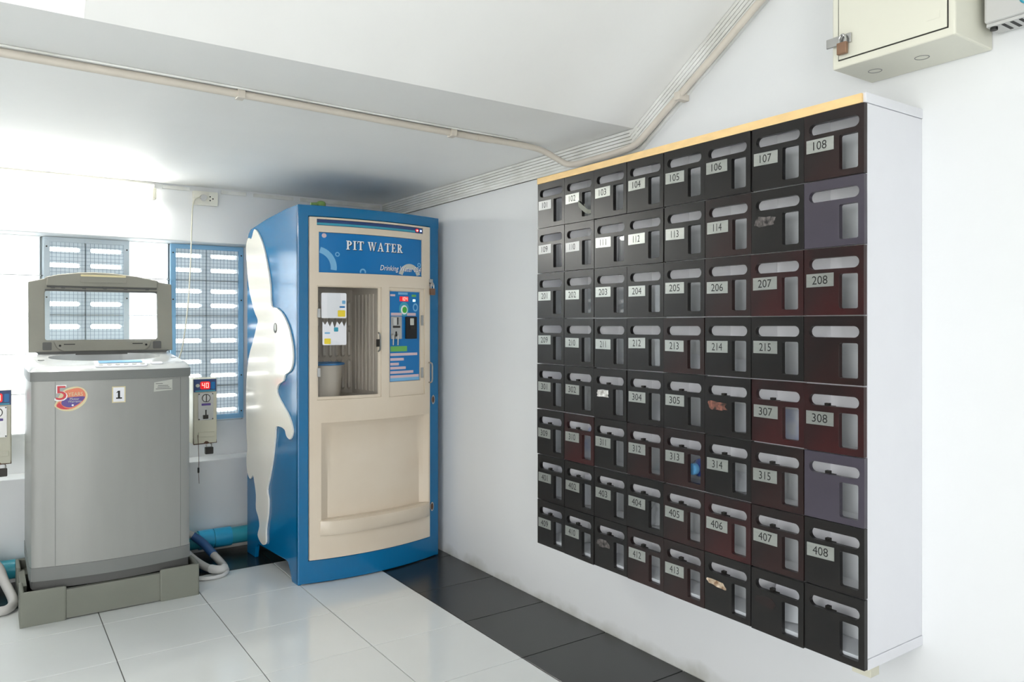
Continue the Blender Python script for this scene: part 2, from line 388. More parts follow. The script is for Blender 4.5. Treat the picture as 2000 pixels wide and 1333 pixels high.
# meshed frames over the vent blocks
n = 0
for xr_ in (1.185, 0.608, 0.602 - 0.574, 0.602 - 0.574 * 2 - 0.01):
    n += 1
    wn = struct(empty('window_%d' % n, (xr_ - 0.19, YG, zb0)))
    a0, a1 = xr_ - 0.379, xr_
    fmw = lambda a, b, d: (a, YG - 0.012 + d, b)
    m = M_frameB if n == 1 else M_frameGlare
    fw = 0.026
    for nm, loop in (('frame_rail', [(a0, ZT - 0.002), (a1, ZT - 0.002), (a1 - fw, ZT - fw), (a0 + fw, ZT - fw)]), ('frame_rail', [(a0, zb0 + 0.01), (a1, zb0 + 0.01), (a1 - fw, zb0 + fw + .01), (a0 + fw, zb0 + fw + .01)]),
                     ('frame_stile', [(a0, zb0 + .01), (a0 + fw, zb0 + fw + .01), (a0 + fw, ZT - fw), (a0, ZT - 0.002)]), ('frame_stile', [(a1, zb0 + .01), (a1 - fw, zb0 + fw + .01), (a1 - fw, ZT - fw), (a1, ZT - 0.002)])):
        MB().prism([loop], fmw, 0, 0.014).build(nm, m, wn, bevel=0.001, bseg=1)
    for sx in (a0 + 0.012, a1 - 0.012):
        for sz in (ZT - 0.05, ZT - 0.3, zb0 + 0.25, zb0 + 0.05):
            MB().cyl((sx, YG - 0.0145, sz), (sx, YG - 0.0115, sz), 0.004, 8).build('screw', M_dsteel, wn)
    wm = MB(); st = 0.0185; k = a0 + fw + st / 2; t = 0.0009
    while k < a1 - fw: wm.box(k - t, k + t, YG - 0.006, YG - 0.004, zb0 + fw, ZT - fw); k += st
    k = zb0 + fw + st / 2
    while k < ZT - fw: wm.box(a0 + fw, a1 - fw, YG - 0.0045, YG - 0.0025, k - t, k + t); k += st
    o = wm.build('wire_mesh', M_wire, wn); o['kind'] = 'stuff'

ce = struct(empty('ceiling', (0, 3, ZC)))
MB().box(XL, XW, YS, YG + 0.2, ZC, ZC + 0.12).build('low_slab', M_ceil, ce)
XE = 0.189; slope = 0.6567; ytop = YS - (ZH - ZC) / slope
MB().add([(XE, YS, ZC), (XW, YS, ZC), (XW, ytop, ZH), (XE, ytop, ZH), (XE, YS, ZH + .1), (XW, YS, ZH + .1), (XW, ytop, ZH + .1), (XE, ytop, ZH + .1)],
         [(0, 1, 2, 3), (4, 7, 6, 5), (0, 3, 7, 4), (1, 5, 6, 2), (0, 4, 5, 1), (3, 2, 6, 7)]).build('stair_soffit', M_ceil, ce)
MB().box(XL, XE, YS, YS + 0.12, ZC + 0.12, ZH).build('fascia', M_ceil, ce)
MB().box(XL, XE, YF, YS + 0.12, ZH, ZH + 0.12).build('high_slab', M_ceil, ce)
MB().box(XE, XW, YF, ytop, ZH, ZH + 0.12).build('high_slab', M_ceil, ce)
MB().box(XE, XW, YS, YS + 0.12, ZC + 0.12, ZH + 0.1).build('fascia', M_ceil, ce)

# grooved trim along the right wall, level then climbing with the soffit
tr1 = struct(empty('trim_1', (XW, 3, ZC)))
nr = 7; hb = 0.088
MB().box(XW - 0.0105, XW, YS - 0.02, YW - 0.001, ZC - hb, ZC).build('backing', M_corn, tr1)
for k in range(nr):
    z0 = ZC - hb + hb * k / nr; z1 = z0 + hb / nr - 0.0014; d = 0.012 + 0.0016 * k
    MB().box(XW - d, XW, YS - 0.02, YW - 0.001, z0, z1).build('rib', M_corn, tr1, bevel=0.001, bseg=1)
    # sloping run: strip normal to the soffit direction
    dy, dz = -1 / math.hypot(1, slope), slope / math.hypot(1, slope); ny, nz_ = -slope / math.hypot(1, slope), -1 / math.hypot(1, slope)
    q0, q1 = hb - hb * k / nr, hb - hb * k / nr - hb / nr + 0.0014
    L = (ZH - ZC) / dz - 0.02
    pts = [(YS - 0.0 + ny * q0 + dy * (-0.03), ZC + nz_ * q0 + dz * (-0.03)), (YS + ny * q0 + dy * L, ZC + nz_ * q0 + dz * L), (YS + ny * q1 + dy * L, ZC + nz_ * q1 + dz * L), (YS + ny * q1 + dy * (-0.03), ZC + nz_ * q1 + dz * (-0.03))]
    MB().prism([pts], lambda a, b, dd: (XW - dd, a, b), 0, d + 0.001).build('rib', M_corn, tr1, bevel=0.001, bseg=1)
tr2 = struct(empty('trim_2', (1.2, YW, ZC)))
for x0, x1 in ((0.74, 0.872), (1.03, 1.16), (1.20, 1.42), (1.46, 1.95)):
    MB().box(x0, x1, YW - 0.008, YW, ZC - 0.028, ZC - 0.008).build('batten', M_corn, tr2, bevel=0.001, bseg=1)

# ------------------------------------------------------------------ mailbox cabinet
XD = 1.716; YA, YB = 2.312, 1.008; ZB_, ZT_ = 0.372, 1.731
CW, CH = (YA - YB) / 8, (ZT_ - ZB_) / 8
cab = thing('mailbox_cabinet', 'wall-mounted bank of dark numbered mailboxes in a white carcass with pine top edge', 'mailboxes', (XW, (YA + YB) / 2, ZB_))
XI = XD + 0.0165; th = 0.012; XB = XI + 0.090      # XB: back of the pigeonholes
MB().box(XI, XW, YB + 0.003, YB + 0.003 + th, ZB_ + 0.026, ZT_ - 0.001).build('side_panel', M_lamS, cab, bevel=0.001)
MB().box(XI, XW, YA - th, YA, ZB_ + 0.026, ZT_ - 0.001).build('side_panel', M_lamS, cab, bevel=0.001)
MB().box(XD + 0.008, XW, YB + 0.001, YA, ZT_, ZT_ + 0.024).build('top_board', M_lamS, cab, bevel=0.001)
MB().box(XD, XD + 0.0075, YB + 0.008, YA + 0.003, ZT_ - 0.001, ZT_ + 0.022).build('pine_edge_strip', M_pine, cab, bevel=0.001)
MB().box(XI, XW, YB + 0.001, YA, ZB_, ZB_ + 0.025).build('bottom_board', M_lamS, cab, bevel=0.001)
MB().box(XI + 0.012, XI + 0.05, YB + 0.002, YB + 0.05, ZB_ - 0.022, ZB_ - 0.0005).build('batten_end', M_coin, cab, bevel=0.001)
MB().box(XB, XB + 0.006, YB + 0.016, YA - th - 0.001, ZB_ + 0.026, ZT_ - 0.001).build('back_panel', M_lam, cab)
for k in range(1, 8):
    MB().box(XI, XB - 0.0005, YB + CW * k - th / 2, YB + CW * k + th / 2, ZB_ + 0.026, ZT_ - 0.001).build('divider', M_lam, cab)
    for c in range(8):
        MB().box(XI, XB - 0.0005, YB + CW * c + (th / 2 + 0.0005 if c else 0.016), YB + CW * (c + 1) - (th / 2 + 0.0005 if c < 7 else th + .001), ZB_ + CH * k - th / 2, ZB_ + CH * k + th / 2).build('shelf', M_lam, cab)
dw, dh, dt = CW - 0.0022, CH - 0.003, 0.0135
slot = rrect(0.085 * dw, 0.925 * dw, dh * 0.685, dh * 0.852, dh * 0.0833, 6)
wind = rrect(0.60 * dw, 0.905 * dw, dh * 0.095, dh * 0.605, 0.0045, 4)
fd = lambda a, b, d: (d, -a, b)
dm = MB().prism([[(0, 0), (dw, 0), (dw, dh), (0, dh)], slot, wind], fd, 0, dt)
door_me = None
pane_me = None; plate_me = None
NUM = [['101', '102', '103', '104', '105', '106', '107', '108'], ['109', '110', '111', '112', '113', '114', '#b', ''],
       ['201', '202', '203', '204', '205', '206', '207', '208'], ['209', '210', '211', '212', '213', '214', '215', ''],
       ['301', '302', '#w', '304', '305', '#n', '307', '308'], ['309', '310', '311', '312', '313', '314', '315', ''],
       ['401', '402', '403', '404', '405', '406', '407', '408'], ['409', '410', '#d', '412', '413', '#t', '#k', '']]
RED = {(2, 6), (2, 7), (4, 6), (5, 1), (6, 5), (4, 7)}; MID = {(0, 7), (1, 5), (2, 5), (3, 7), (5, 3), (5, 6), (7, 4), (5, 4), (6, 6), (3, 4), (7, 3), (6, 4)}
PURP = {(1, 7), (5, 7)}
def door_xyz(r, c):
    return (XD, YA - CW * c - 0.0011, ZT_ - CH * (r + 1) + 0.0015)
for r in range(8):
    for c in range(8):
        key = (r, c)
        m = M_doorP if key in PURP else M_doorR if key in RED else M_doorM if key in MID else M_doorK
        x, y, z = door_xyz(r, c)
        jx = random.uniform(-0.0022, 0.0012); jz = random.uniform(-0.0009, 0.0009)
        if door_me is None:
            d = dm.build('door', m, cab, local=True, bevel=0.0011, bseg=1); door_me = d.data
        else:
            d = link('door', door_me, None, cab, local=True, bevel=0.0011, bseg=1)
        d.material_slots[0].link = 'OBJECT'; d.material_slots[0].material = m
        d.location = Vector((x + jx, y, z + jz)) - cab.location
        d.rotation_euler = (random.uniform(-0.004, 0.004), 0, random.uniform(-0.005, 0.002))
        if pane_me is None:
            p = MB().prism([rrect(0.57 * dw, 0.935 * dw, dh * 0.07, dh * 0.63, 0.003, 2)], fd, dt + 0.0006, dt + 0.0022).build('pane', M_clear, d, local=True); pane_me = p.data
        else: link('pane', pane_me, None, d, local=True)
        lk = MB(); lk.box(dt + .001, dt + 0.012, -0.37 * dw, -0.30 * dw, dh * 0.665, dh * 0.72); lk.box(dt + 0.002, dt + 0.005, -0.48 * dw, -0.34 * dw, dh * 0.668, dh * 0.69)
        if r >= 4: lk.build('lock', M_dsteel, d, local=True)
        s = NUM[r][c]
        pa0, pa1, pb0, pb1 = 0.045 * dw, 0.515 * dw, dh * 0.405, dh * 0.605
        if s and s[0] != '#':
            o = random.uniform(-0.02, 0.02) * dh; tl = random.uniform(-0.02, 0.02)
            ft = lambda a, b, d, o=o, tl=tl: (d, -a, b + o + (a - pa0) * tl)
            MB().prism([[(pa0, pb0), (pa1, pb0), (pa1, pb1), (pa0, pb1)]], ft, -0.0012, -0.0001).build('number_plate', M_plateGlare if s in ('101', '109', '110') else M_plate, d, local=True)
            nw = 0.052 if '1' not in s else 0.045 if s.count('1') == 1 else 0.037
            ca = (pa0 + pa1) / 2
            lettering(MB(), s, ca - nw * 0.5 * 0.82, ca + nw * 0.5 * 0.82, pb0 + 0.0062, pb1 - 0.0058, ft, -0.00145).build('numeral', M_black, d, local=True)
        elif s:
            mm = {'b': M_tornD, 'w': M_tornW, 'n': M_tornB, 'd': M_tornD, 't': M_torn, 'k': M_doorM}[s[1]]
            N = 16; L = []
            for k in range(N):
                t = 2 * PI * k / N; rr = random.uniform(0.68, 1.05)
                sx, sy = math.cos(t), math.sin(t)
                L.append(((pa0 + pa1) / 2 + rr * (pa1 - pa0) / 2 * math.copysign(abs(sx) ** 0.6, sx), (pb0 + pb1) / 2 + rr * (pb1 - pb0) / 2 * (0.55 if s[1] == 't' else 0.9) * math.copysign(abs(sy) ** 0.6, sy) - (sx * 0.004 if s[1] == 't' else 0)))
            MB().prism([L], fd, -0.0008, -0.0001).build('sticker_remains', mm, d, local=True)

# post and other things lying in the boxes
def cell(r, c): return XD + 0.03, YA - CW * c - 0.009, ZT_ - CH * (r + 1) + (0.0075 if r < 7 else 0.027)    # front-left-bottom of the inside
def letter(r, c, label, lean=0.35, turn=0.2, off=0.075, hgt=0.11, wid=0.09, m=None):
    x, y, z = cell(r, c)
    mb = MB(); nx, nz2 = 5, 6; vs = []
    for layer in (0, 0.0008):
        for j in range(nz2 + 1):
            for i in range(nx + 1):
                b = j / nz2 * hgt; a = i / nx * wid
                xx = 0.04 + lean * b + 0.012 * math.sin(b / hgt * 2.2) + layer; yy = -(off + (a - wid / 2) * math.cos(turn)); xx += (a) * math.sin(turn)
                vs.append((min(x + xx - 0.032, XB - 0.002 + layer), max(YA - CW * (c + 1) + 0.008, min(y - 0.001, y + yy + 0.02)), z + b * 0.95 + 0.0008))
    w = nx + 1; n1 = w * (nz2 + 1); fs = []
    for j in range(nz2):
        for i in range(nx):
            q = (j * w + i, j * w + i + 1, (j + 1) * w + i + 1, (j + 1) * w + i); fs.append(q); fs.append(tuple(n1 + k for k in reversed(q)))
    for i in range(nx):
        fs.append((i, i + 1, n1 + i + 1, n1 + i)); k = nz2 * w; fs.append((k + i, k + i + 1, n1 + k + i + 1, n1 + k + i))
    for j in range(nz2):
        fs.append((j * w, (j + 1) * w, n1 + (j + 1) * w, n1 + j * w)); k = w - 1; fs.append((j * w + k, (j + 1) * w + k, n1 + (j + 1) * w + k, n1 + j * w + k))
    mb.add(vs, fs)
    return tag(mb.build('letter', m or M_paper, smooth=True), label, 'letter', 'post left in the mailboxes')
M_paperB = mat('blue_white_paper', rgb(205, 212, 240), 0.6, var=0.0, col2=rgb(236, 237, 244), scale=20)
letter(6, 0, 'folded letter standing inside mailbox 401', 0.3, 0.5)
letter(6, 1, 'white letter leaning across inside mailbox 402', 0.2, 0.7)
letter(7, 6, 'letter slanting inside the mailbox beneath number 407', 0.35, 0.35, hgt=0.1)
letter(3, 4, 'crumpled paper at the bottom of mailbox 213', 0.9, 0.2, hgt=0.05)
letter(4, 3, 'paper sheet lying inside mailbox 304', 1.0, 0.2, hgt=0.06)
letter(5, 1, 'blue and white leaflet inside mailbox 310', 0.4, 0.6, m=M_paperB)
letter(5, 5, 'paper slip lying inside mailbox 314', 1.1, 0.4, hgt=0.05)
letter(4, 5, 'curled paper inside the mailbox between numbers 305 and 307', 0.8, 0.6, hgt=0.08)
letter(4, 6, 'pale leaflet leaning inside mailbox 307', 0.7, 0.5, hgt=0.08, m=M_paperB)
letter(6, 3, 'paper sheet curled inside mailbox 404', 0.9, 0.5, hgt=0.07)
letter(3, 5, 'paper slip at the bottom of mailbox 214', 1.1, 0.3, hgt=0.04)
x, y, z = cell(5, 4); x += 0.002
bt = thing('bottle', 'blue bottle lying inside mailbox 313 with its light blue cap facing out', 'bottle', (x, y - 0.072, z))
zc = z + 0.043; yc = y - 0.072; r0 = 0.0295
MB().tube([(x + 0.018, yc, zc), (x + 0.022, yc, zc), (x + 0.034, yc, zc), (x + 0.046, yc, zc), (x + 0.070, yc, zc), (x + 0.073, yc, zc)], [0.012, 0.014, 0.026, r0, r0, 0.026], 20).build('body', M_bot, bt, smooth=True)
MB().tube([(x + 0.001, yc, zc), (x + 0.004, yc, zc), (x + 0.019, yc, zc)], [0.0155, 0.0175, 0.0175], 20).build('cap', M_cap, bt, smooth=True)
x, y, z = door_xyz(0, 1)
pts = smoothpath([(x + 0.012, y - 0.62 * dw, z + 0.055), (x - 0.004, y - 0.50 * dw, z + 0.065), (x - 0.006, y - 0.66 * dw, z + 0.045), (x - 0.006, y - 0.84 * dw, z + 0.028), (x + 0.004, y - 0.93 * dw, z + 0.03)], 5)
vs = []; fs = []
for k, p in enumerate(pts):
    w = 0.010 * math.sin(PI * (0.12 + 0.8 * k / len(pts)))
    vs += [(p[0], p[1], p[2] + w), (p[0], p[1], p[2] - w), (p[0] + 0.0012, p[1], p[2] - w), (p[0] + 0.0012, p[1], p[2] + w)]
    if k:
        a = 4 * k - 4
        fs += [(a + i, a + (i + 1) % 4, a + 4 + (i + 1) % 4, a + 4 + i) for i in range(4)]
fs += [(0, 1, 2, 3), tuple(range(len(vs) - 4, len(vs)))]
tag(MB().add(vs, fs).build('plastic_strip', M_plat, smooth=True), 'grey leaf-like strip poking out of mailbox 102', 'strip')

# ------------------------------------------------------------------ water vending machine
MW, MD, MBU = 0.765, 0.66, 0.062
vm = thing('water_vending_machine', 'blue and cream drinking water vending machine with white rabbit on its side', 'vending machine', (1.172, 3.42, 0), math.radians(4))
def yf(a): return -MBU * (1 - (2 * a / MW - 1) ** 2)
def fF(a, b, d): return (a, yf(a) - d, b)          # d: distance in front of the curved face
def panel(a0, a1, b0, b1, holes, d0, d1, na=28):
    As = sorted(set([a0, a1] + [h[0] for h in holes] + [h[1] for h in holes] + [a0 + (a1 - a0) * i / na for i in range(na + 1)]))
    Bs = sorted(set([b0, b1] + [h[2] for h in holes] + [h[3] for h in holes]))
    keep = lambda i, j: 0 <= i < len(As) - 1 and 0 <= j < len(Bs) - 1 and not any(h[0] - 1e-6 < (As[i] + As[i + 1]) / 2 < h[1] + 1e-6 and h[2] - 1e-6 < (Bs[j] + Bs[j + 1]) / 2 < h[3] + 1e-6 for h in holes)
    mb = MB(); idx = {}
    def V(i, j, k):
        if (i, j, k) not in idx:
            idx[(i, j, k)] = len(mb.v); mb.v.append(Vector(fF(As[i], Bs[j], d1 if k else d0)))
        return idx[(i, j, k)]
    for i in range(len(As) - 1):
        for j in range(len(Bs) - 1):
            if not keep(i, j): continue
            mb.f.append((V(i, j, 1), V(i + 1, j, 1), V(i + 1, j + 1, 1), V(i, j + 1, 1)))
            mb.f.append((V(i, j, 0), V(i, j + 1, 0), V(i + 1, j + 1, 0), V(i + 1, j, 0)))
            for di, dj, q in ((-1, 0, ((i, j), (i, j + 1))), (1, 0, ((i + 1, j + 1), (i + 1, j))), (0, -1, ((i + 1, j), (i, j))), (0, 1, ((i, j + 1), (i + 1, j + 1)))):
                if not keep(i + di, j + dj):
                    (p, q1) = q; mb.f.append((V(*p, 0), V(*q1, 0), V(*q1, 1), V(*p, 1)))
    return mb
L = dict(local=True)
prof = [(0.0, 0.0), (0.07, 0.0), (0.098, 0.055), (0.115, 0.078), (0.14, 0.085), (0.50, 0.078), (0.53, 0.06), (0.545, 0.0), (MD, 0.0), (MD, 1.60), (0.655, 1.645), (0.64, 1.675), (0.61, 1.695), (0.389, 1.725), (0.13, 1.748), (0.0, 1.751)]
MB().prism([prof], lambda a, b, d: (d, a, b), 0.0, 0.02).build('side_wall', M_blue, vm, bevel=0.004, **L)
MB().prism([prof], lambda a, b, d: (d, a, b), MW - 0.02, MW).build('side_wall', M_blue, vm, bevel=0.004, **L)
top = [(-0.0, 1.751), (0.13, 1.748), (0.389, 1.725), (0.61, 1.695), (0.64, 1.675), (0.655, 1.645), (MD, 1.60), (MD, 0.10), (MD - 0.02, 0.10), (MD - 0.02, 1.60), (0.6, 1.675), (0.389, 1.70), (0.13, 1.725), (-0.0, 1.728)]
MB().prism([top], lambda a, b, d: (d, a, b), 0.0205, MW - 0.0205).build('roof_and_back', M_blue, vm, **L)
# curved lip of the roof over the front
N = 28; vs = []; fs = []
for k in range(N + 1):
    a = MW * k / N
    vs += [(a, 0.0, 1.751), (a, yf(a), 1.751 - 0.004 * (1 - abs(2 * a / MW - 1))), (a, yf(a) + 0.004, 1.70), (a, 0.0, 1.70)]
    if k: fs += [(4 * k - 4 + i, 4 * k - 4 + (i + 1) % 4, 4 * k + (i + 1) % 4, 4 * k + i) for i in range(4)]
fs += [(0, 1, 2, 3), (4 * N, 4 * N + 1, 4 * N + 2, 4 * N + 3)]
MB().add(vs, fs).build('roof_lip', M_blue, vm, smooth=True, **L)
panel(0.0, MW, 0.004, 1.749, [(0.046, 0.700, 0.108, 1.700)], -0.02, 0.0).build('front_frame', M_blue, vm, bevel=0.004, **L)
door = panel(0.0485, 0.6975, 0.111, 1.697, [(0.089, 0.642, 1.441, 1.628), (0.08, 0.65, 1.659, 1.688), (0.081, 0.394, 0.849, 1.379), (0.438, 0.661, 0.846, 1.381), (0.10, 0.686, 0.292, 0.742)], -0.014, 0.005).build('door', M_cream, vm, bevel=0.004, **L)
# recessed lower panel with sloped top edge, and tray
vs = []; fs = []; N = 28
for k in range(N + 1):
    a = 0.10 + 0.586 * k / N; e = min(1, min(k, N - k) / 2.0)
    P = [(0.742, 0.004), (0.715, 0.004 - 0.024 * e), (0.60, 0.004 - 0.032 * e), (0.40, 0.004 - 0.034 * e), (0.292, 0.004 - 0.034 * e)]
    vs += [fF(a, b, d) for b, d in P]
    if k: fs += [(5 * k - 5 + i, 5 * k + i, 5 * k + i + 1, 5 * k - 5 + i + 1) for i in range(4)]
MB().add(vs, fs).build('recessed_panel', M_cream, door, smooth=True, **L)
vs = []; fs = []
for k in range(N + 1):
    a = 0.094 + 0.597 * k / N; e = math.sqrt(max(0.0, 1 - abs(2 * k / N - 1) ** 6))
    P = [(0.292, -0.036), (0.290, 0.008 + 0.020 * e), (0.286, 0.010 + 0.024 * e), (0.235, 0.008 + 0.024 * e), (0.222, 0.006 + 0.018 * e), (0.216, 0.004)]
    vs += [fF(a, b, d) for b, d in P]
    if k: fs += [(6 * k - 6 + i, 6 * k + i, 6 * k + (i + 1) % 6, 6 * k - 6 + (i + 1) % 6) for i in range(6)]
fs += [(0, 1, 2, 3, 4, 5), tuple(6 * N + i for i in range(6))]
MB().add(vs, fs).build('tray', M_cream, door, smooth=True, **L)
# illuminated strip and sign
panel(0.081, 0.649, 1.660, 1.687, [], -0.006, -0.002).build('top_strip', M_signN, door, **L)
panel(0.081, 0.60, 1.662, 1.672, [], -0.002, -0.0012).build('strip_band', M_teal, door, **L)
for a, m in ((0.612, M_ledBack), (0.634, M_signB)):
    MB().prism([ell(a, 1.674, 0.0105, 0.0085)], fF, -0.0015, 0.0008).build('lamp_window', m, door, **L)
for a, m in ((0.612, M_ledR), (0.636, M_ledB)):
    MB().prism([ell(a, 1.673, 0.0055, 0.0045)], fF, 0.0008, 0.0016).build('lamp', m, door, **L)
sign = panel(0.090, 0.641, 1.442, 1.627, [], -0.007, -0.003).build('sign', M_signB, vm, **L)
def seg_ring(ca, cb, r0, r1, clip):
    mb = MB(); n = 48
    for k in range(n):
        t0, t1 = 2 * PI * k / n, 2 * PI * (k + 1) / n
        q = [(ca + r * math.cos(t), cb + r * math.sin(t)) for r, t in ((r0, t0), (r1, t0), (r1, t1), (r0, t1))]
        if all(clip[0] < p[0] < clip[1] and clip[2] < p[1] < clip[3] for p in q):
            mb.add([fF(p[0], p[1], -0.0022) for p in q], [(0, 1, 2, 3)])
    return mb
cl = (0.091, 0.640, 1.443, 1.626)
seg_ring(0.075, 1.465, 0.070, 0.098, cl).build('ring_motif', M_ltb, sign, **L)
seg_ring(0.565, 1.432, 0.046, 0.070, cl).build('ring_motif', M_gring, sign, **L)
seg_ring(0.570, 1.432, 0.010, 0.024, cl).build('ring_motif', M_gring, sign, **L)
for a, b, r in ((0.176, 1.528, 0.011), (0.300, 1.450, 0.016), (0.626, 1.500, 0.011)):
    seg_ring(a, b, r * 0.55, r, cl).build('bubble_motif', M_ltb, sign, **L)
MB().prism([ell(0.115, 1.613, 0.0105)], fF, -0.003, -0.0018).build('badge', M_pinkp, sign, **L)
# serif capitals
def serif(ch):
    R = lambda x0, y0, x1, y1: [(x0, y0), (x1, y0), (x1, y1), (x0, y1)]
    def bowl(): return [[(0.3 + .44 * math.cos(t), .72 + .28 * math.sin(t)), (0.3 + .44 * math.cos(u), .72 + .28 * math.sin(u)), (0.3 + .23 * math.cos(u), .72 + .2 * math.sin(u)), (0.3 + .23 * math.cos(t), .72 + .2 * math.sin(t))] for t, u in [(-PI / 2 + PI * k / 10, -PI / 2 + PI * (k + 1) / 10) for k in range(10)]]
    if ch == 'I': return [R(.13, 0, .35, 1), R(0, 0, .48, .07), R(0, .93, .48, 1)], .48
    if ch == 'T': return [R(.32, 0, .54, 1), R(0, .91, .86, 1), R(0, .72, .07, 1), R(.79, .72, .86, 1), R(.2, 0, .66, .07)], .86
    if ch == 'P': return [R(.12, 0, .34, 1), R(0, 0, .46, .07), R(0, .93, .3, 1)] + bowl(), .76
    if ch == 'R': return [R(.12, 0, .34, 1), R(0, 0, .46, .07), R(0, .93, .3, 1), [(.34, .5), (.56, .5), (.86, 0), (.62, 0)], R(.6, 0, .94, .06)] + bowl(), .92
    if ch == 'E': return [R(.12, 0, .34, 1), R(0, 0, .74, .08), R(0, .92, .72, 1), R(.3, .46, .56, .54), R(.66, 0, .74, .26), R(.64, .74, .72, 1), R(.5, .38, .56, .62)], .78
    if ch == 'A': return [[(0.1, 0), (.2, 0), (.5, 1), (.42, 1)], [(.62, 0), (.86, 0), (.54, 1), (.4, 1)], R(.24, .3, .7, .37), R(0, 0, .3, .06), R(.52, 0, .96, .06)], .96
    if ch == 'W': return [[(.06, 1), (.28, 1), (.46, 0), (.36, 0)], [(.36, 0), (.44, 0), (.66, 1), (.58, 1)], [(.5, 1), (.72, 1), (.92, 0), (.82, 0)], [(.82, 0), (.9, 0), (1.16, 1), (1.07, 1)], R(0, .94, .36, 1), R(.44, .94, .76, 1), R(.98, .94, 1.26, 1)], 1.26
def word(s, a0, a1, b0, b1, d, nm, m):
    adv = 0; out = []
    for ch in s:
        if ch == ' ': adv += 0.42; continue
        polys, w = serif(ch); out.append([[(adv + p[0], p[1]) for p in q] for q in polys]); adv += w + 0.12
    k = (a1 - a0) / (adv - 0.12)
    for polys in out:
        mb = MB()
        for q in polys: mb.add([fF(a0 + p[0] * k, b0 + p[1] * (b1 - b0), d) for p in q], [(0, 1, 2, 3)])
        mb.build(nm, m, sign, **L)
word('PIT WATER', 0.220, 0.524, 1.550, 1.592, -0.0022, 'letter_shadow', M_black)
word('PIT WATER', 0.217, 0.521, 1.553, 1.595, -0.0016, 'letter', M_whitep)
lettering(MB(), 'Drinking Water 024', 0.393, 0.639, 1.452, 1.486, fF, -0.0019, 0.25).build('lettering_shadow', M_signN, sign, **L)['kind'] = 'stuff'
lettering(MB(), 'Drinking Water 024', 0.391, 0.637, 1.454, 1.488, fF, -0.0014, 0.25).build('lettering', M_whitep, sign, **L)['kind'] = 'stuff'
# dispensing window: cavity, pane, frame
cav = MB()
x0, x1, z0, z1, yb = 0.081, 0.394, 0.849, 1.379, 0.24
cav.add([(x0, yf(x0) + .014, z0), (x1, yf(x1) + .014, z0), (x1, yf(x1) + .014, z1), (x0, yf(x0) + .014, z1), (x0, yb, z0), (x1, yb, z0), (x1, yb, z1), (x0, yb, z1)], [(0, 1, 5, 4), (1, 2, 6, 5), (2, 3, 7, 6), (3, 0, 4, 7), (4, 5, 6, 7)])
cv = cav.build('dispensing_cavity', M_cav, vm, **L)
for k in range(9):
    a = x0 + 0.02 + k * 0.034
    for b0_, b1_ in ((0.87, 1.02), (1.035, 1.17), (1.185, 1.32)):
        MB().tube([(a, yb - 0.002, b0_), (a, yb - 0.006, b0_ + 0.01), (a, yb - 0.006, b1_ - 0.01), (a, yb - 0.002, b1_)], [0.004, 0.011, 0.011, 0.004], 8).build('rib', M_cav, cv, smooth=True, **L)
for k in range(6):
    y_ = 0.0 + k * 0.038
    MB().box(x1 - 0.008, x1 - 0.001, y_, y_ + 0.02, 0.87, 1.35).build('rib', M_cav, cv, bevel=0.003, **L)
pn = panel(0.087, 0.378, 0.862, 1.376, [], -0.006, -0.004).build('window_pane', M_clear, vm, **L)
panel(0.081, 0.394, 0.849, 1.379, [(0.087, 0.378, 0.864, 1.374)], -0.010, 0.0015).build('window_frame', M_cream, vm, bevel=0.002, **L)
for b in (1.252, 0.977):
    panel(0.083, 0.096, b - 0.02, b + 0.02, [], -0.002, 0.004, 2).build('hinge', M_steel, pn, **L)
hd = MB().tube(smoothpath([fF(0.379, 1.160, 0.002), fF(0.381, 1.15, 0.014), fF(0.381, 1.115, 0.018), fF(0.381, 1.08, 0.014), fF(0.379, 1.069, 0.002)], 4), 0.004, 8).build('handle', M_steel, pn, smooth=True, **L)
panel(0.368, 0.390, 1.092, 1.128, [], 0.0015, 0.004, 2).build('latch_plate', M_dsteel, pn, **L)
for b0_, b1_, A0, A1 in ((1.229, 1.347, 0.103, 0.219), (1.103, 1.214, 0.108, 0.219)):
    if b0_ > 1.2:
        lp = rrect(A0, A1, b0_, b1_, 0.006, 3)
    else:
        lp = [(A0 + 0.004, b0_), (A1 - 0.004, b0_), (A1, b0_ + 0.005)]; zig = []
        for k in range(11): zig.append((A1 - (A1 - A0) * k / 10, b1_ - (0.0 if k % 2 == 0 else 0.016 + 0.008 * ((k * 7) % 3))))
        lp += zig + [(A0, b0_ + 0.005)]
    pp = MB().prism([lp], fF, -0.0038, -0.0030).build('paper_notice', M_paper, pn, **L)
    if b0_ > 1.2: shapes = [(M_yel, (0.178, 0.213, 1.236, 1.266)), (M_signB, (0.186, 0.212, 1.278, 1.285)), (M_ltb, (0.198, 0.214, 1.296, 1.312))]
    else: shapes = [(M_yel, (0.116, 0.145, 1.108, 1.134)), (M_ltb, (0.117, 0.142, 1.156, 1.163)), (M_teal, (0.160, 0.180, 1.166, 1.186))]
    for m, q in shapes: MB().prism([rrect(*q, 0.003, 2)], fF, -0.0029, -0.0024).build('print', m, pp, **L)
# bucket with a blue rim inside the cavity
bk = thing('bucket', 'pale bucket with a blue rim behind the glass of the water machine', 'bucket', tuple(ROOT[vm] @ Vector((0.182, 0.118, 0.851))), math.radians(4))
MB().tube([(0, 0, 0), (0, 0, 0.155)], [0.078, 0.090], 28).build('body', M_cav, bk, smooth=True, **L)
MB().tube([(0.094 * math.cos(t * 2 * PI / 32), 0.094 * math.sin(t * 2 * PI / 32), 0.158) for t in range(32)], 0.0055, 8, closed=True).build('rim', M_signB, bk, smooth=True, **L)
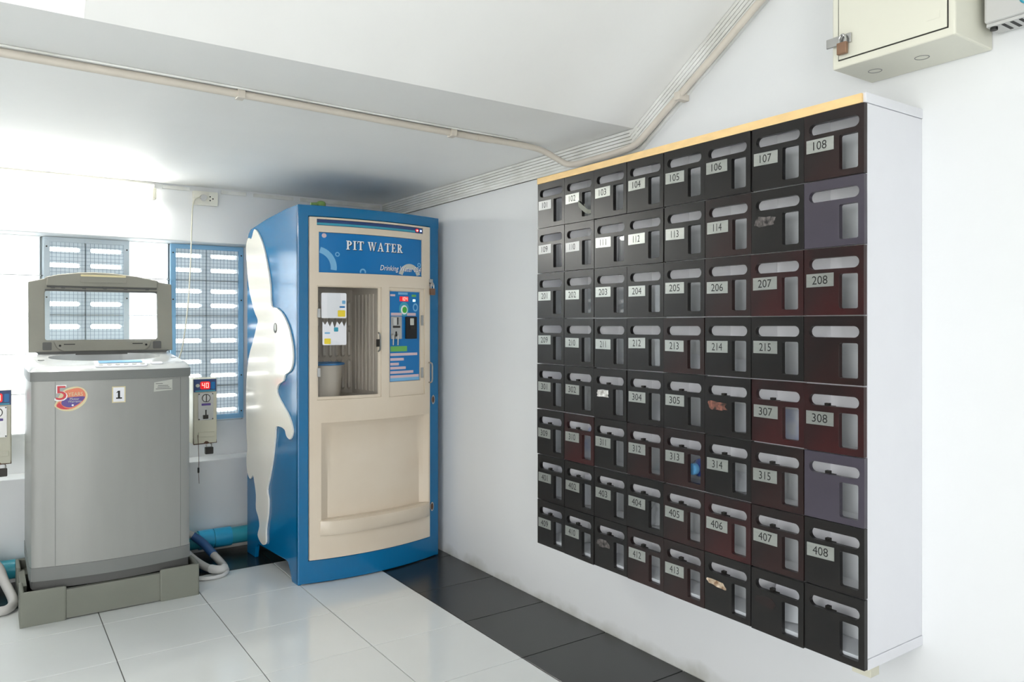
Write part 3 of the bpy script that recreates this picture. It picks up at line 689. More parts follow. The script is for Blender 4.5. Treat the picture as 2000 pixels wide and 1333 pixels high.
# control panel
panel(0.438, 0.661, 0.846, 1.381, [], -0.014, -0.006).build('control_recess', M_cream, door, **L)
panel(0.438, 0.661, 0.846, 1.381, [(0.444, 0.634, 0.917, 1.366)], -0.006, -0.001).build('control_frame', M_cream, door, bevel=0.001, **L)
cp = panel(0.445, 0.628, 0.919, 1.362, [], -0.006, -0.003).build('control_panel', M_signB, vm, **L)
d1, d2 = -0.0029, -0.0022
def patch(m, a0, a1, b0, b1, r=0.003, nm='print', e=d2, par=None): return panel(a0, a1, b0, b1, [], d1, e, 10).build(nm, m, par or cp, **L)
patch(M_pinkp, 0.448, 0.476, 1.338, 1.348); patch(M_ltb, 0.494, 0.552, 1.347, 1.358); patch(M_green, 0.578, 0.606, 1.338, 1.349)
patch(M_ledBack, 0.503, 0.556, 1.314, 1.338, 0.004, 'display')
mb = MB(); led(mb, '104', 0.512, 0.552, 1.318, 1.335, fF, -0.0017); mb.build('digits', M_ledR, cp, **L)
patch(M_ledG, 0.585, 0.601, 1.314, 1.325, 0.004, 'indicator')
MB().prism([ell(0.530, 1.276, 0.030, 0.036)], fF, d1, d2).build('button_surround', M_teal, cp, **L)
MB().prism([ell(0.530, 1.272, 0.020, 0.023)], fF, d2, 0.0).build('button_ring', M_whitep, cp, **L)
MB().prism([ell(0.531, 1.272, 0.0135, 0.0155)], fF, 0.0, 0.003).build('button', M_greenbtn, cp, **L)
mb = MB()
mb.prism([ell(0.602, 1.285, 0.017, 0.021), ell(0.602, 1.285, 0.0105, 0.013)], fF, d1, d2); mb.build('ring_motif', M_ltb, cp, **L)
patch(M_pinkp, 0.452, 0.516, 1.243, 1.257); patch(M_pinkp, 0.548, 0.604, 1.243, 1.257)
coin = MB().prism([rrect(0.449, 0.513, 1.128, 1.239, 0.003, 3)], fF, d1, 0.002).build('coin_plate', M_steel, cp, **L)
MB().prism([rrect(0.462, 0.481, 1.195, 1.232, 0.004, 3)], fF, 0.002, 0.004).build('coin_knob', M_grey, coin, **L)
MB().prism([rrect(0.487, 0.492, 1.198, 1.234, 0.001, 2)], fF, 0.002, 0.003).build('coin_slot', M_black, coin, **L)
MB().prism([rrect(0.461, 0.503, 1.183, 1.192, 0.002, 2)], fF, 0.002, 0.003).build('coin_bar', M_dsteel, coin, **L)
MB().prism([rrect(0.476, 0.484, 1.140, 1.165, 0.002, 2)], fF, 0.002, 0.003).build('return_slot', M_black, coin, **L)
for a in (0.456, 0.483):
    MB().tube(smoothpath([fF(a, 1.15, 0.002), fF(a, 1.148, 0.012), fF(a, 1.13, 0.014), fF(a, 1.098, 0.012)], 4), 0.0038, 8).build('key', M_steel, cp, smooth=True, **L)
bill = MB().prism([rrect(0.537, 0.606, 1.128, 1.238, 0.003, 3)], fF, d1, 0.006).build('bill_acceptor', M_black, cp, **L)
MB().prism([rrect(0.562, 0.586, 1.196, 1.230, 0.002, 2)], fF, 0.006, 0.007).build('bill_label', M_gring, bill, **L)
MB().prism([rrect(0.564, 0.594, 1.176, 1.190, 0.002, 2)], fF, 0.006, 0.008).build('bill_slot', M_dsteel, bill, **L)
patch(M_green, 0.449, 0.548, 1.066, 1.092, 0.008)
for a1_, b, m in ((0.614, 1.052, M_pinkp), (0.528, 1.028, M_pinkp), (0.498, 1.005, M_pinkp), (0.540, 0.985, M_pinkp), (0.588, 0.964, M_pinkp), (0.624, 0.943, M_pinkp)):
    patch(m, 0.448, a1_, b - 0.007, b + 0.006, 0.005)
patch(M_ltb, 0.447, 0.626, 0.921, 0.936, 0.002)
for b in (1.22, 0.955): panel(0.637, 0.652, b - 0.026, b + 0.026, [], -0.001, 0.003, 2).build('hinge', M_steel, door, **L)
# door furniture
MB().tube(smoothpath([fF(0.690, 1.004, 0.004), fF(0.694, 0.999, 0.028), fF(0.695, 0.955, 0.030), fF(0.694, 0.908, 0.028), fF(0.690, 0.903, 0.004)], 5), 0.0042, 8).build('pull_handle', M_steel, door, smooth=True, **L)
panel(0.690, 0.716, 1.395, 1.432, [], 0.001, 0.008, 2).build('hasp', M_steel, door, **L)
pl = MB(); pl.prism([rrect(0.690, 0.722, 1.350, 1.384, 0.005, 3)], fF, 0.010, 0.024); pk = pl.build('padlock', M_brass, vm, **L)
MB().tube(smoothpath([fF(0.697, 1.382, 0.017), fF(0.697, 1.402, 0.017), fF(0.706, 1.413, 0.017), fF(0.715, 1.402, 0.017), fF(0.715, 1.382, 0.017)], 5), 0.0032, 8).build('shackle', M_steel, pk, smooth=True, **L)
for a, b in ((0.722, 0.812), (0.714, 0.262)):
    k = MB().prism([ell(a, b, 0.0125, 0.024)], fF, 0.0, 0.004).build('lock', M_steel, vm, **L)
    MB().prism([ell(a, b, 0.007, 0.016)], fF, 0.004, 0.0055).build('keyhole', M_rust, k, **L)
# rabbit on the left side
RB = [(0.573, 1.643), (0.531, 1.688), (0.468, 1.653), (0.406, 1.585), (0.35, 1.481), (0.317, 1.394), (0.301, 1.292), (0.237, 1.28), (0.16, 1.248), (0.1, 1.198), (0.062, 1.14), (0.042, 1.082), (0.042, 1.025), (0.071, 0.983), (0.13, 0.962), (0.151, 0.932), (0.212, 0.91), (0.231, 0.873), (0.175, 0.829), (0.1, 0.783), (0.056, 0.74), (0.042, 0.701), (0.071, 0.665), (0.115, 0.676), (0.136, 0.703), (0.191, 0.711), (0.244, 0.703), (0.253, 0.654), (0.285, 0.54), (0.323, 0.449), (0.356, 0.382), (0.34, 0.336), (0.346, 0.261), (0.373, 0.181), (0.373, 0.119), (0.406, 0.098), (0.45, 0.105), (0.485, 0.132), (0.461, 0.181), (0.475, 0.223), (0.509, 0.261), (0.509, 0.331), (0.531, 0.391), (0.552, 0.424), (0.59, 0.399), (0.625, 0.417), (0.646, 0.465), (0.642, 0.519), (0.632, 0.555), (0.645, 0.631), (0.651, 0.748), (0.651, 0.841), (0.638, 0.947), (0.604, 1.041), (0.555, 1.107), (0.502, 1.185), (0.485, 1.223), (0.538, 1.274), (0.61, 1.393), (0.642, 1.526), (0.652, 1.60), (0.636, 1.638), (0.61, 1.65)]
fS = lambda a, b, d: (-d, a, b)
rb = MB().prism([smoothloop(RB, 3)], fS, 0.0003, 0.009).build('rabbit_figure', M_rab, vm, bevel=0.002, **L)
rb['label'] = 'ivory rabbit silhouette in relief'
ey = MB().prism([ell(0.247, 1.182, 0.020, 0.024)], fS, 0.009, 0.0105).build('eye', M_dsteel, rb, **L)
MB().prism([ell(0.243, 1.186, 0.013, 0.017)], fS, 0.0105, 0.0115).build('eye_shine', M_gring, rb, **L)
gc = thing('pipe_cap', 'small green plastic cap on top of the water machine', 'pipe cap', tuple(ROOT[vm] @ Vector((0.115, 0.004, 1.7512))))
MB().tube([(0, 0, 0.0), (0, 0, 0.014), (0, 0, 0.022), (0, 0, 0.026)], [0.022, 0.022, 0.018, 0.008], 20).build('dome', M_moss, gc, smooth=True, **L)
MB().tube([(-0.05, 0, 0.008), (-0.02, 0, 0.008)], [0.007, 0.010], 12).build('spout', M_moss, gc, smooth=True, **L)

# ------------------------------------------------------------------ washing machine on its stand
st = thing('washer_stand', 'grey plastic stand under the washing machine', 'stand', (0.441, 3.83, 0))
SX0, SX1, SY0, SY1, SH, wt = 0.106, 0.776, 3.562, 4.105, 0.138, 0.022
for sx in (0, 1):
    for sy in (0, 1):
        cx = SX0 if sx == 0 else SX1; cy = SY0 if sy == 0 else SY1; ux = 1 if sx == 0 else -1; uy = 1 if sy == 0 else -1
        LX, LY = 0.16, 0.16; w2 = 0.016
        loop = [(cx, cy), (cx + ux * LX, cy), (cx + ux * LX, cy + uy * w2), (cx + ux * w2, cy + uy * w2), (cx + ux * w2, cy + uy * LY), (cx, cy + uy * LY)]
        MB().prism([loop], lambda a, b, d: (a, b, d), 0.0, SH).build('corner_bracket', M_plat, st, bevel=0.006)
        MB().box(*sorted((cx + ux * w2, cx + ux * 0.12)), *sorted((cy + uy * w2, cy + uy * 0.12)), 0.06, 0.094).build('foot_pad', M_plat, st)
MB().box(SX0 + 0.15, SX1 - 0.15, SY0 + 0.006, SY0 + 0.03, 0.004, SH - 0.016).build('rail', M_plat, st, bevel=0.002)
MB().box(SX0 + 0.15, SX1 - 0.15, SY1 - 0.03, SY1 - 0.006, 0.004, SH - 0.016).build('rail', M_plat, st, bevel=0.002)
MB().box(SX0 + 0.006, SX0 + 0.03, SY0 + 0.15, SY1 - 0.15, 0.004, SH - 0.016).build('rail', M_plat, st, bevel=0.002)
MB().box(SX1 - 0.03, SX1 - 0.006, SY0 + 0.15, SY1 - 0.15, 0.004, SH - 0.016).build('rail', M_plat, st, bevel=0.002)

wm = thing('washing_machine', 'silver top-loading washing machine with its lid open, number 1 on the front', 'washing machine', (0.447, 3.86, 0.096))
WX0, WX1, WYF, WYB = 0.142, 0.752, 3.618, 4.125
def plan(o=0.0, bul=0.038, r=0.035, n=18):
    x0, x1, yf_, yb_ = WX0 - o, WX1 + o, WYF - o, WYB + o
    L_ = []
    for k in range(n + 1):
        u = k / n; xx = x0 + r * 0.5 + (x1 - x0 - r) * u; L_.append((xx, yf_ - bul * (1 - (2 * u - 1) ** 2)))
    L_ += [(x1 - r * 0.15, yf_ + r * 0.2), (x1, yf_ + r), (x1, yb_ - 0.01), (x1 - 0.01, yb_), (x0 + 0.01, yb_), (x0, yb_ - 0.01), (x0, yf_ + r), (x0 + r * 0.15, yf_ + r * 0.2)]
    return L_
fp = lambda a, b, d: (a, b, d)
def wfront(a, b, d):       # point on the bulged front, d in front of it
    r = 0.035; u = (a - (WX0 + r * 0.5)) / (WX1 - WX0 - r); return (a, WYF - 0.038 * (1 - (2 * u - 1) ** 2) - d, b)
MB().prism([plan(-0.004)], fp, 0.125, 0.163).build('base', M_lidD, wm, smooth=True)
for fx in (WX0 + 0.06, WX1 - 0.06):
    for fy in (WYF + 0.05, WYB - 0.06):
        MB().cyl((fx, fy, 0.0945), (fx, fy, 0.126), 0.022).build('foot', M_black, wm, smooth=True)
MB().prism([plan(0.002)], fp, 0.160, 0.214).build('kick_band', M_washD, wm, smooth=True)
body = MB().prism([plan(0.0)], fp, 0.2145, 0.968).build('body', M_wash, wm, smooth=True)
for a in (0.228, 0.706):
    MB().prism([[(a, 0.216), (a + 0.0022, 0.216), (a + 0.0022, 0.966), (a, 0.966)]], wfront, -0.001, 0.0006).build('seam', M_washD, body)
# top band and deck: rising to the back
MB().prism([plan(0.004)], fp, 0.9685, 1.006).build('top_band', M_washD, wm, smooth=True, bevel=0.004)
pl_ = plan(0.003); n_ = len(pl_)
def dz(y): return 1.0065 + max(0, min(1, (y - WYF + 0.02) / 0.10)) ** 0.6 * 0.032 + max(0, (y - WYF - 0.08)) / 0.43 * 0.030
vs = [(a, b, 1.0065) for a, b in pl_]; hole = [(0.447 + 0.225 * math.cos(2 * PI * k / 36), 3.905 + 0.165 * math.sin(2 * PI * k / 36)) for k in range(36)]
ins = [(0.447 + (a - 0.447) * 0.965, 3.87 + (b - 3.87) * 0.955) for a, b in pl_]
vs += [(a, b, dz(b) - 0.004) for a, b in ins]
fs = [(i, (i + 1) % n_, n_ + (i + 1) % n_, n_ + i) for i in range(n_)]
ins2 = [(0.447 + (a - 0.447) * 0.94, 3.87 + (b - 3.87) * 0.90) for a, b in pl_]
vs += [(a, b, dz(b)) for a, b in ins2]; fs += [(n_ + i, n_ + (i + 1) % n_, 2 * n_ + (i + 1) % n_, 2 * n_ + i) for i in range(n_)]
o0 = len(vs); vs += [(a, b, dz(b)) for a, b in hole]; o1 = len(vs); vs += [(a, b, 1.0) for a, b in hole]
tri = tessellate_polygon([[Vector((a, b, 0)) for a, b in ins2], [Vector((a, b, 0)) for a, b in hole]])
remap = lambda i: 2 * n_ + i if i < n_ else o0 + i - n_
fs += [tuple(remap(i) for i in t) for t in tri]; fs += [(o0 + i, o0 + (i + 1) % 36, o1 + (i + 1) % 36, o1 + i) for i in range(36)]
fs.append(tuple(o1 + i for i in range(36)))
MB().add(vs, fs).build('deck', M_deck, wm, smooth=True)
fk = lambda a, b, d: (a, b, dz(b) + d + 0.001)
kp = MB().prism([rrect(0.375, 0.575, 3.615, 3.700, 0.008, 3)], fk, 0.0, 0.004).build('control_panel', M_paper, wm)
MB().prism([rrect(0.392, 0.560, 3.655, 3.690, 0.004, 3)], fk, 0.0045, 0.006).build('display', M_ltb, kp)
for k in range(6): MB().prism([ell(0.397 + 0.032 * k, 3.632, 0.009, 0.007, 12)], fk, 0.0045, 0.006).build('button', M_grey, kp)
MB().prism([rrect(0.592, 0.64, 3.635, 3.66, 0.008, 3)], fk, 0.0, 0.004).build('power_button', M_paper, wm)
for a in (0.19, 0.715): MB().prism([rrect(a - 0.012, a + 0.012, 3.80, 3.81, 0.003, 2)], fk, -0.0005, 0.0008).build('lid_stop', M_black, wm)
# lid, standing open
LY = 4.052
fl_ = lambda a, b, d: (a, LY + d + (b - 1.07) * 0.08, b)
out = [(0.154, 1.072), (0.757, 1.072), (0.757, 1.398), (0.700, 1.408), (0.690, 1.416), (0.60, 1.433), (0.50, 1.444), (0.42, 1.447), (0.35, 1.443), (0.27, 1.431), (0.225, 1.419), (0.215, 1.410), (0.154, 1.394)]
hole = rrect(0.218, 0.690, 1.128, 1.354, 0.010, 4)
lid = MB().prism([out, hole], fl_, 0.0, 0.026).build('lid', M_lid, wm, bevel=0.005)
MB().prism([rrect(0.2185, 0.6895, 1.1285, 1.3535, 0.010, 4)], fl_, 0.012, 0.015).build('lid_pane', M_clear, lid)
arch = [(0.224, 1.378), (0.69, 1.378), (0.69, 1.413), (0.60, 1.431), (0.50, 1.442), (0.42, 1.445), (0.35, 1.441), (0.27, 1.429), (0.226, 1.417)]
MB().prism([arch], fl_, -0.016, 0.0).build('lid_arch', M_lid, lid, bevel=0.004)
MB().prism([rrect(0.358, 0.552, 1.397, 1.428, 0.004, 3)], fl_, -0.021, -0.016).build('lid_handle', M_lid, lid, bevel=0.002)
MB().prism([rrect(0.360, 0.550, 1.424, 1.4325, 0.003, 3)], fl_, -0.023, -0.016).build('handle_edge', M_ylw, lid, bevel=0.001)
MB().prism([rrect(0.226, 0.688, 1.370, 1.3785, 0.002, 2)], fl_, -0.006, 0.0).build('lid_groove', M_lidD, lid)
for a in (0.25, 0.29, 0.375, 0.462, 0.55, 0.645): MB().prism([rrect(a - 0.008, a + 0.008, 1.366, 1.382, 0.002, 2)], fl_, -0.010, -0.0055).build('clip', M_lidD, lid)
MB().prism([[(0.218, 1.354), (0.69, 1.354), (0.69, 1.362), (0.218, 1.362)]], fl_, -0.004, 0).build('lid_lip', M_lidD, lid)
MB().prism([[(0.29, 1.075), (0.63, 1.075), (0.65, 1.09), (0.66, 1.122), (0.25, 1.122), (0.265, 1.09)]], fl_, -0.012, 0).build('lower_bar', M_lid, lid, bevel=0.004)
for a, s in ((0.226, 1), (0.686, -1)):
    MB().prism([rrect(a - 0.018, a + 0.018, 1.082, 1.118, 0.004, 3)], fl_, -0.006, 0).build('hinge_cover', M_lidD, lid, bevel=0.002)
    MB().prism([ell(a + s * 0.050, 1.102, 0.005, 0.005, 12)], fl_, -0.016, -0.011).build('hinge_pin', M_black, lid)
    MB().prism([rrect(*sorted((a + s * 0.065, a + s * 0.11)), 1.106, 1.110, 0.001, 2)], fl_, -0.0145, -0.012).build('hinge_slot', M_black, lid)
MB().prism([[(0.20, 1.058), (0.72, 1.058), (0.74, 1.075), (0.18, 1.075)]], fl_, -0.002, 0.03).build('hinge_bar', M_lidD, wm)
# stickers
sk = MB().prism([[(c[0], c[1]) for c in smoothloop([(0.226, 0.868), (0.233, 0.886), (0.24, 0.902), (0.253, 0.925), (0.275, 0.939), (0.305, 0.944), (0.33, 0.934), (0.343, 0.910), (0.337, 0.882), (0.318, 0.860), (0.288, 0.845), (0.258, 0.846), (0.238, 0.855)], 3)]], wfront, 0.0002, 0.001).build('warranty_sticker', M_ylw, wm)
MB().prism([smoothloop([(0.232, 0.868), (0.240, 0.884), (0.255, 0.90), (0.262, 0.925), (0.285, 0.934), (0.31, 0.938), (0.328, 0.928), (0.336, 0.908), (0.330, 0.888), (0.312, 0.868), (0.286, 0.853), (0.258, 0.852), (0.242, 0.858)], 3)], wfront, 0.001, 0.0014).build('sticker_field', M_or, sk)
MB().prism([smoothloop([(0.252, 0.886), (0.27, 0.899), (0.30, 0.902), (0.332, 0.902), (0.327, 0.888), (0.310, 0.872), (0.286, 0.860), (0.266, 0.862), (0.252, 0.872)], 3)], wfront, 0.0014, 0.0017).build('sticker_panel', M_pur, sk)
MB().prism([smoothloop([(0.234, 0.868), (0.243, 0.880), (0.25, 0.872), (0.262, 0.859), (0.28, 0.854), (0.258, 0.853), (0.242, 0.859)], 3)], wfront, 0.0014, 0.0018).build('sticker_tail', M_red, sk)
lettering(MB(), '5', 0.226, 0.272, 0.886, 0.952, wfront, 0.0020).build('numeral_outline', M_whitep, sk)
lettering(MB(), '5', 0.231, 0.268, 0.891, 0.948, wfront, 0.0024).build('numeral', M_red, sk)
lettering(MB(), 'YEARS', 0.274, 0.326, 0.905, 0.921, wfront, 0.0018).build('lettering', M_ylw, sk)['kind'] = 'stuff'
lettering(MB(), 'Motor', 0.280, 0.313, 0.889, 0.899, wfront, 0.0020).build('lettering', M_gring, sk)['kind'] = 'stuff'
lettering(MB(), 'Warranty', 0.273, 0.322, 0.876, 0.888, wfront, 0.0020).build('lettering', M_gring, sk)['kind'] = 'stuff'
MB().prism([ell(0.290, 0.868, 0.004, 0.004, 12)], wfront, 0.0017, 0.002).build('dot', M_whitep, sk)
one = MB().prism([[(0.4325, 0.870), (0.4835, 0.870), (0.4835, 0.938), (0.4325, 0.938)]], wfront, 0.0002, 0.0010).build('number_label', M_ylw, wm)
MB().prism([[(0.437, 0.874), (0.479, 0.874), (0.479, 0.934), (0.437, 0.934)]], wfront, 0.001, 0.0013).build('label_paper', M_paper, one)
mb = MB()
for q in ([(0.4545, 0.888), (0.4625, 0.888), (0.4625, 0.920), (0.4545, 0.920)], [(0.447, 0.910), (0.4545, 0.913), (0.4625, 0.920), (0.455, 0.920)], [(0.4475, 0.886), (0.470, 0.886), (0.470, 0.8915), (0.4475, 0.8915)]):
    mb.add([wfront(a, b, 0.0018) for a, b in q], [(0, 1, 2, 3)])
mb.build('numeral', M_black, one)
cs = MB().prism([[(0.595, 0.908), (0.672, 0.912), (0.672, 0.958), (0.597, 0.948)]], wfront, 0.0002, 0.0009).build('small_sticker', M_gring, wm)
for a0, a1, b in ((0.603, 0.632, 0.941), (0.612, 0.655, 0.932), (0.610, 0.660, 0.925), (0.603, 0.668, 0.918)):
    MB().prism([[(a0, b), (a1, b - 0.001), (a1, b + 0.002), (a0, b + 0.003)]], wfront, 0.0009, 0.0013).build('print_line', M_washD, cs)

# ------------------------------------------------------------------ coin boxes
def coin_box(xc, zb, label, digits):
    w, h, yf0, yb0 = 0.116, 0.334, 4.098, 4.215
    t = thing('coin_box', label, 'coin box', (xc, yf0, zb), 0, 'coin boxes beside the washing machines')
    x0, x1 = xc - w / 2, xc + w / 2
    ff = lambda a, b, d: (x0 + a, yf0 - d, zb + b)
    MB().box(x0, x1, yf0, yb0, zb, zb + h).build('case', M_coin, t, bevel=0.003)
    MB().box(xc - 0.03, xc + 0.03, yb0, YG - 0.022, zb + 0.20, zb + 0.24).build('bracket', M_coin, t)
    MB().prism([[(0.004, 0.004), (w - 0.004, 0.004), (w - 0.004, h - 0.088), (0.004, h - 0.088)]], ff, 0.0003, 0.004).build('door', M_coin, t, bevel=0.001)
    dp = MB().prism([[(0.003, h - 0.068), (w - 0.003, h - 0.068), (w - 0.003, h - 0.003), (0.003, h - 0.003)]], ff, 0.0003, 0.003).build('display_panel', M_signN, t)
    MB().prism([rrect(0.034, 0.082, h - 0.055, h - 0.015, 0.008, 3)], ff, 0.003, 0.0042).build('led_window', M_ledBack, dp)
    mb = MB(); led(mb, digits, 0.040, 0.078, h - 0.048, h - 0.022, ff, 0.0047); mb.build('digits', M_ledR, dp)
    MB().prism([ell(0.022, h - 0.035, 0.010, 0.009, 12)], ff, 0.003, 0.0038).build('emblem', M_gring, dp)
    MB().prism([rrect(0.088, 0.106, h - 0.055, h - 0.018, 0.003, 2)], ff, 0.003, 0.0036).build('print', M_signB, dp)
    MB().prism([rrect(0.010, 0.108, h - 0.066, h - 0.060, 0.001, 2)], ff, 0.003, 0.0036).build('print', M_teal, dp)
    cpn = MB().prism([rrect(0.024, 0.098, h - 0.212, h - 0.074, 0.002, 2)], ff, 0.004, 0.007).build('coin_plate', M_steel, t)
    MB().prism([ell(0.062, h - 0.100, 0.021, 0.021, 24)], ff, 0.007, 0.009).build('coin_ring', M_dsteel, cpn)
    MB().prism([ell(0.062, h - 0.100, 0.0175, 0.0175, 24)], ff, 0.009, 0.0105).build('coin_disc', M_steel, cpn)
    MB().prism([rrect(0.060, 0.0645, h - 0.120, h - 0.080, 0.001, 2)], ff, 0.0105, 0.0112).build('coin_slot', M_black, cpn)
    MB().prism([rrect(0.040, 0.084, h - 0.138, h - 0.127, 0.001, 2)], ff, 0.007, 0.0078).build('label_strip', M_pur, cpn)
    MB().prism([rrect(0.058, 0.064, h - 0.186, h - 0.160, 0.001, 2)], ff, 0.007, 0.0078).build('return_slot', M_black, cpn)
    MB().prism([rrect(0.046, 0.072, h - 0.206, h - 0.186, 0.002, 2)], ff, 0.007, 0.012).build('return_cup', M_dsteel, cpn)
    for a, b in ((0.028, h - 0.079), (0.094, h - 0.079), (0.028, h - 0.207), (0.094, h - 0.207)):
        MB().prism([ell(a, b, 0.003, 0.003, 8)], ff, 0.007, 0.008).build('screw', M_dsteel, cpn)
    MB().prism([rrect(0.026, 0.104, 0.036, 0.060, 0.003, 2)], ff, 0.004, 0.009).build('pull_ledge', M_coin, t, bevel=0.002)
    MB().prism([[(0.004, 0.002), (0.050, 0.004), (0.060, 0.014), (0.070, 0.012), (0.078, 0.004), (w - 0.004, 0.003), (w - 0.003, 0.02), (w - 0.001, 0.001), (0.001, -0.002), (0.001, 0.05)]], ff, 0.0042, 0.0052).build('rust_patch', M_rust, t)
    pk = MB().prism([rrect(0.060, 0.100, -0.056, -0.020, 0.004, 3)], ff, -0.02, -0.002).build('padlock', M_dsteel, t, bevel=0.002)
    MB().tube(smoothpath([ff(0.068, -0.021, -0.011), ff(0.068, -0.006, -0.011), ff(0.080, 0.004, -0.011), ff(0.092, -0.006, -0.011), ff(0.092, -0.021, -0.011)], 5), 0.0036, 8).build('shackle', M_steel, pk, smooth=True)
    return t, ff
cb, ff = coin_box(0.920, 0.588, 'cream coin box with red display between the washing machine and the water machine', '40')
lan = MB().tube(smoothpath([ff(0.022, 0.048, 0.006), ff(0.024, 0.0, 0.010), ff(0.026, -0.09, 0.010), ff(0.025, -0.12, 0.010)], 4), 0.0013, 6).build('key_string', M_rust, cb)
MB().prism([rrect(0.020, 0.029, -0.145, -0.118, 0.002, 2)], ff, 0.006, 0.010).build('clip', M_dsteel, lan)
MB().tube([ff(0.025, -0.145, 0.008), ff(0.028, -0.20, 0.008)], 0.0012, 6).build('tail', M_rust, lan)
coin_box(0.034, 0.572, 'cream coin box half out of view at the photo edge beside the washing machine', '40')

# ------------------------------------------------------------------ pipes and hoses
dp = thing('drain_pipe', 'turquoise drain pipe running along the foot of the window wall', 'pipe', (0.6, 4.152, 0.03))
YP, ZP = 4.158, 0.080
MB().cyl((-0.9, YP, ZP), (1.47, YP, ZP), 0.043, 24).build('run', M_pvc, dp, smooth=True)
for x0, x1, m in ((0.90, 0.972, M_pvcB), (0.976, 1.062, M_pvcB), (-0.06, 0.05, M_pvc)): MB().cyl((x0, YP, ZP), (x1, YP, ZP), 0.049, 24).build('coupling', m, dp, smooth=True)
for x0 in (0.70, 1.30, -0.3): MB().box(x0, x0 + 0.03, YP - 0.03, YP + 0.03, 0.0, ZP - 0.04).build('support_block', M_grey, dp)
hs = thing('drain_hose', 'grey hose with a blue sleeve looping on the floor by the water machine', 'hose', (0.9, 3.9, 0))
P = smoothpath([(0.80, 4.10, 0.16), (0.86, 4.10, 0.125), (0.905, 4.065, 0.085), (0.935, 3.98, 0.045), (0.950, 3.88, 0.024), (0.945, 3.815, 0.021), (0.915, 3.80, 0.021), (0.875, 3.86, 0.024), (0.842, 3.95, 0.04), (0.82, 4.03, 0.06)], 6)
MB().tube(P, 0.018, 14).build('tube', M_hose, hs, smooth=True)
MB().tube(P[6:19], 0.0205, 14).build('blue_sleeve', M_hoseB, hs, smooth=True)
MB().tube(P[30:41], 0.0205, 14).build('tape_wrap', M_tape, hs, smooth=True)
h2 = MB().tube(smoothpath([(0.80, 3.765, 0.010), (0.855, 3.735, 0.009), (0.915, 3.742, 0.009), (0.952, 3.79, 0.0095), (0.962, 3.85, 0.010), (0.95, 3.95, 0.010)], 6), 0.009, 10).build('tube', M_tape, hs, smooth=True)
tag(MB().tube(smoothpath([(-0.14, 4.150, 0.139), (-0.08, 4.12, 0.175), (-0.01, 4.075, 0.175), (0.04, 4.025, 0.135), (0.062, 3.98, 0.08), (0.092, 3.85, 0.028), (0.072, 3.775, 0.020), (0.03, 3.765, 0.020), (-0.05, 3.80, 0.020), (-0.2, 3.85, 0.020)], 6), 0.019, 14).build('drain_hose', M_hose, smooth=True), 'grey drain hose curling on the floor at the photo edge by the coin box', 'hose')

# ------------------------------------------------------------------ lamp, socket, cord, conduit
lp = thing('fluorescent_lamp', 'lit fluorescent tube lamp on the wall under the low ceiling', 'lamp', (0.08, YW, 1.86))
MB().box(-0.53, 0.700, YW - 0.030, YW - 0.0005, 1.884, 1.910).build('batten', M_lampW, lp, bevel=0.003)
MB().cyl((-0.505, YW - 0.070, 1.844), (0.678, YW - 0.070, 1.844), 0.017, 20).build('tube', M_tubeL, lp, smooth=True)
for x0, x1 in ((0.678, 0.700), (-0.53, -0.505)): MB().box(x0, x1, YW - 0.088, YW - 0.0305, 1.826, 1.883).build('end_holder', M_lampW, lp, bevel=0.006)
sk2 = thing('wall_socket', 'white double wall socket beside the fluorescent lamp', 'socket', (0.945, YW, 1.86))
fs_ = lambda a, b, d: (0.886 + a, YW - d, 1.827 + b)
plate = MB().prism([rrect(0, 0.122, 0, 0.072, 0.004, 3)], fs_, 0.0003, 0.026).build('plate', M_sock, sk2, bevel=0.003)
for a, b in ((0.083, 0.046), (0.083, 0.026), (0.097, 0.036)): MB().prism([ell(a, b, 0.0038, 0.0038, 10)], fs_, 0.026, 0.0265).build('pin_hole', M_black, sk2)
cdn = thing('power_cord', 'pale cable with round plug hanging from the wall socket to the washing machine', 'cable', (0.9, YW - 0.03, 1.06))
MB().prism([ell(0.046, 0.036, 0.0165, 0.0165, 20)], fs_, 0.0268, 0.05).build('plug', M_grey, cdn, bevel=0.003)
MB().tube(smoothpath([fs_(0.04, 0.036, 0.045), fs_(0.022, 0.034, 0.05), fs_(0.002, 0.022, 0.045), (0.878, YW - 0.04, 1.80), (0.874, YW - 0.04, 1.70), (0.866, YW - 0.05, 1.50), (0.852, YW - 0.06, 1.30), (0.826, YW - 0.07, 1.10), (0.805, YW - 0.075, 1.02), (0.78, YW - 0.08, 0.92)], 6), 0.0032, 8).build('cable', M_cord, cdn, smooth=True)
cn = thing('conduit', 'cream plastic conduit across the low ceiling and up the stair soffit', 'conduit', (0.8, 2.44, 1.9))
ZK = ZC - 0.013
path = [(-2.2, 2.36, ZK), (-1.0, 2.375, ZK), (0.028, 2.395, ZK), (0.65, 2.41, ZK), (1.2, 2.44, ZK), (1.52, 2.455, ZK), (1.74, 2.455, ZK - 0.001), (1.84, 2.452, ZK - 0.010), (1.905, 2.442, ZK - 0.035), (1.94, 2.42, ZK - 0.057), (1.951, 2.37, ZK - 0.066), (1.951, 2.25, ZK - 0.066), (1.951, 2.12, ZK - 0.064), (1.951, 2.03, ZK - 0.054), (1.951, 1.955, ZK - 0.014), (1.951, 1.88, ZK + 0.033), (1.951, 1.68, ZK + 0.155), (1.951, 1.40, ZK + 0.335), (1.951, 0.9, ZK + 0.665)]
MB().tube(smoothpath(path, 6), 0.0122, 12).build('tube', M_cond, cn, smooth=True)
for x_, y_ in ((0.645, 2.41), (1.425, 2.450), (-0.4, 2.387)): MB().box(x_ - 0.012, x_ + 0.012, y_ - 0.016, y_ + 0.020, ZC - 0.027, ZC - 0.0005).build('clip', M_cond, cn, bevel=0.002)
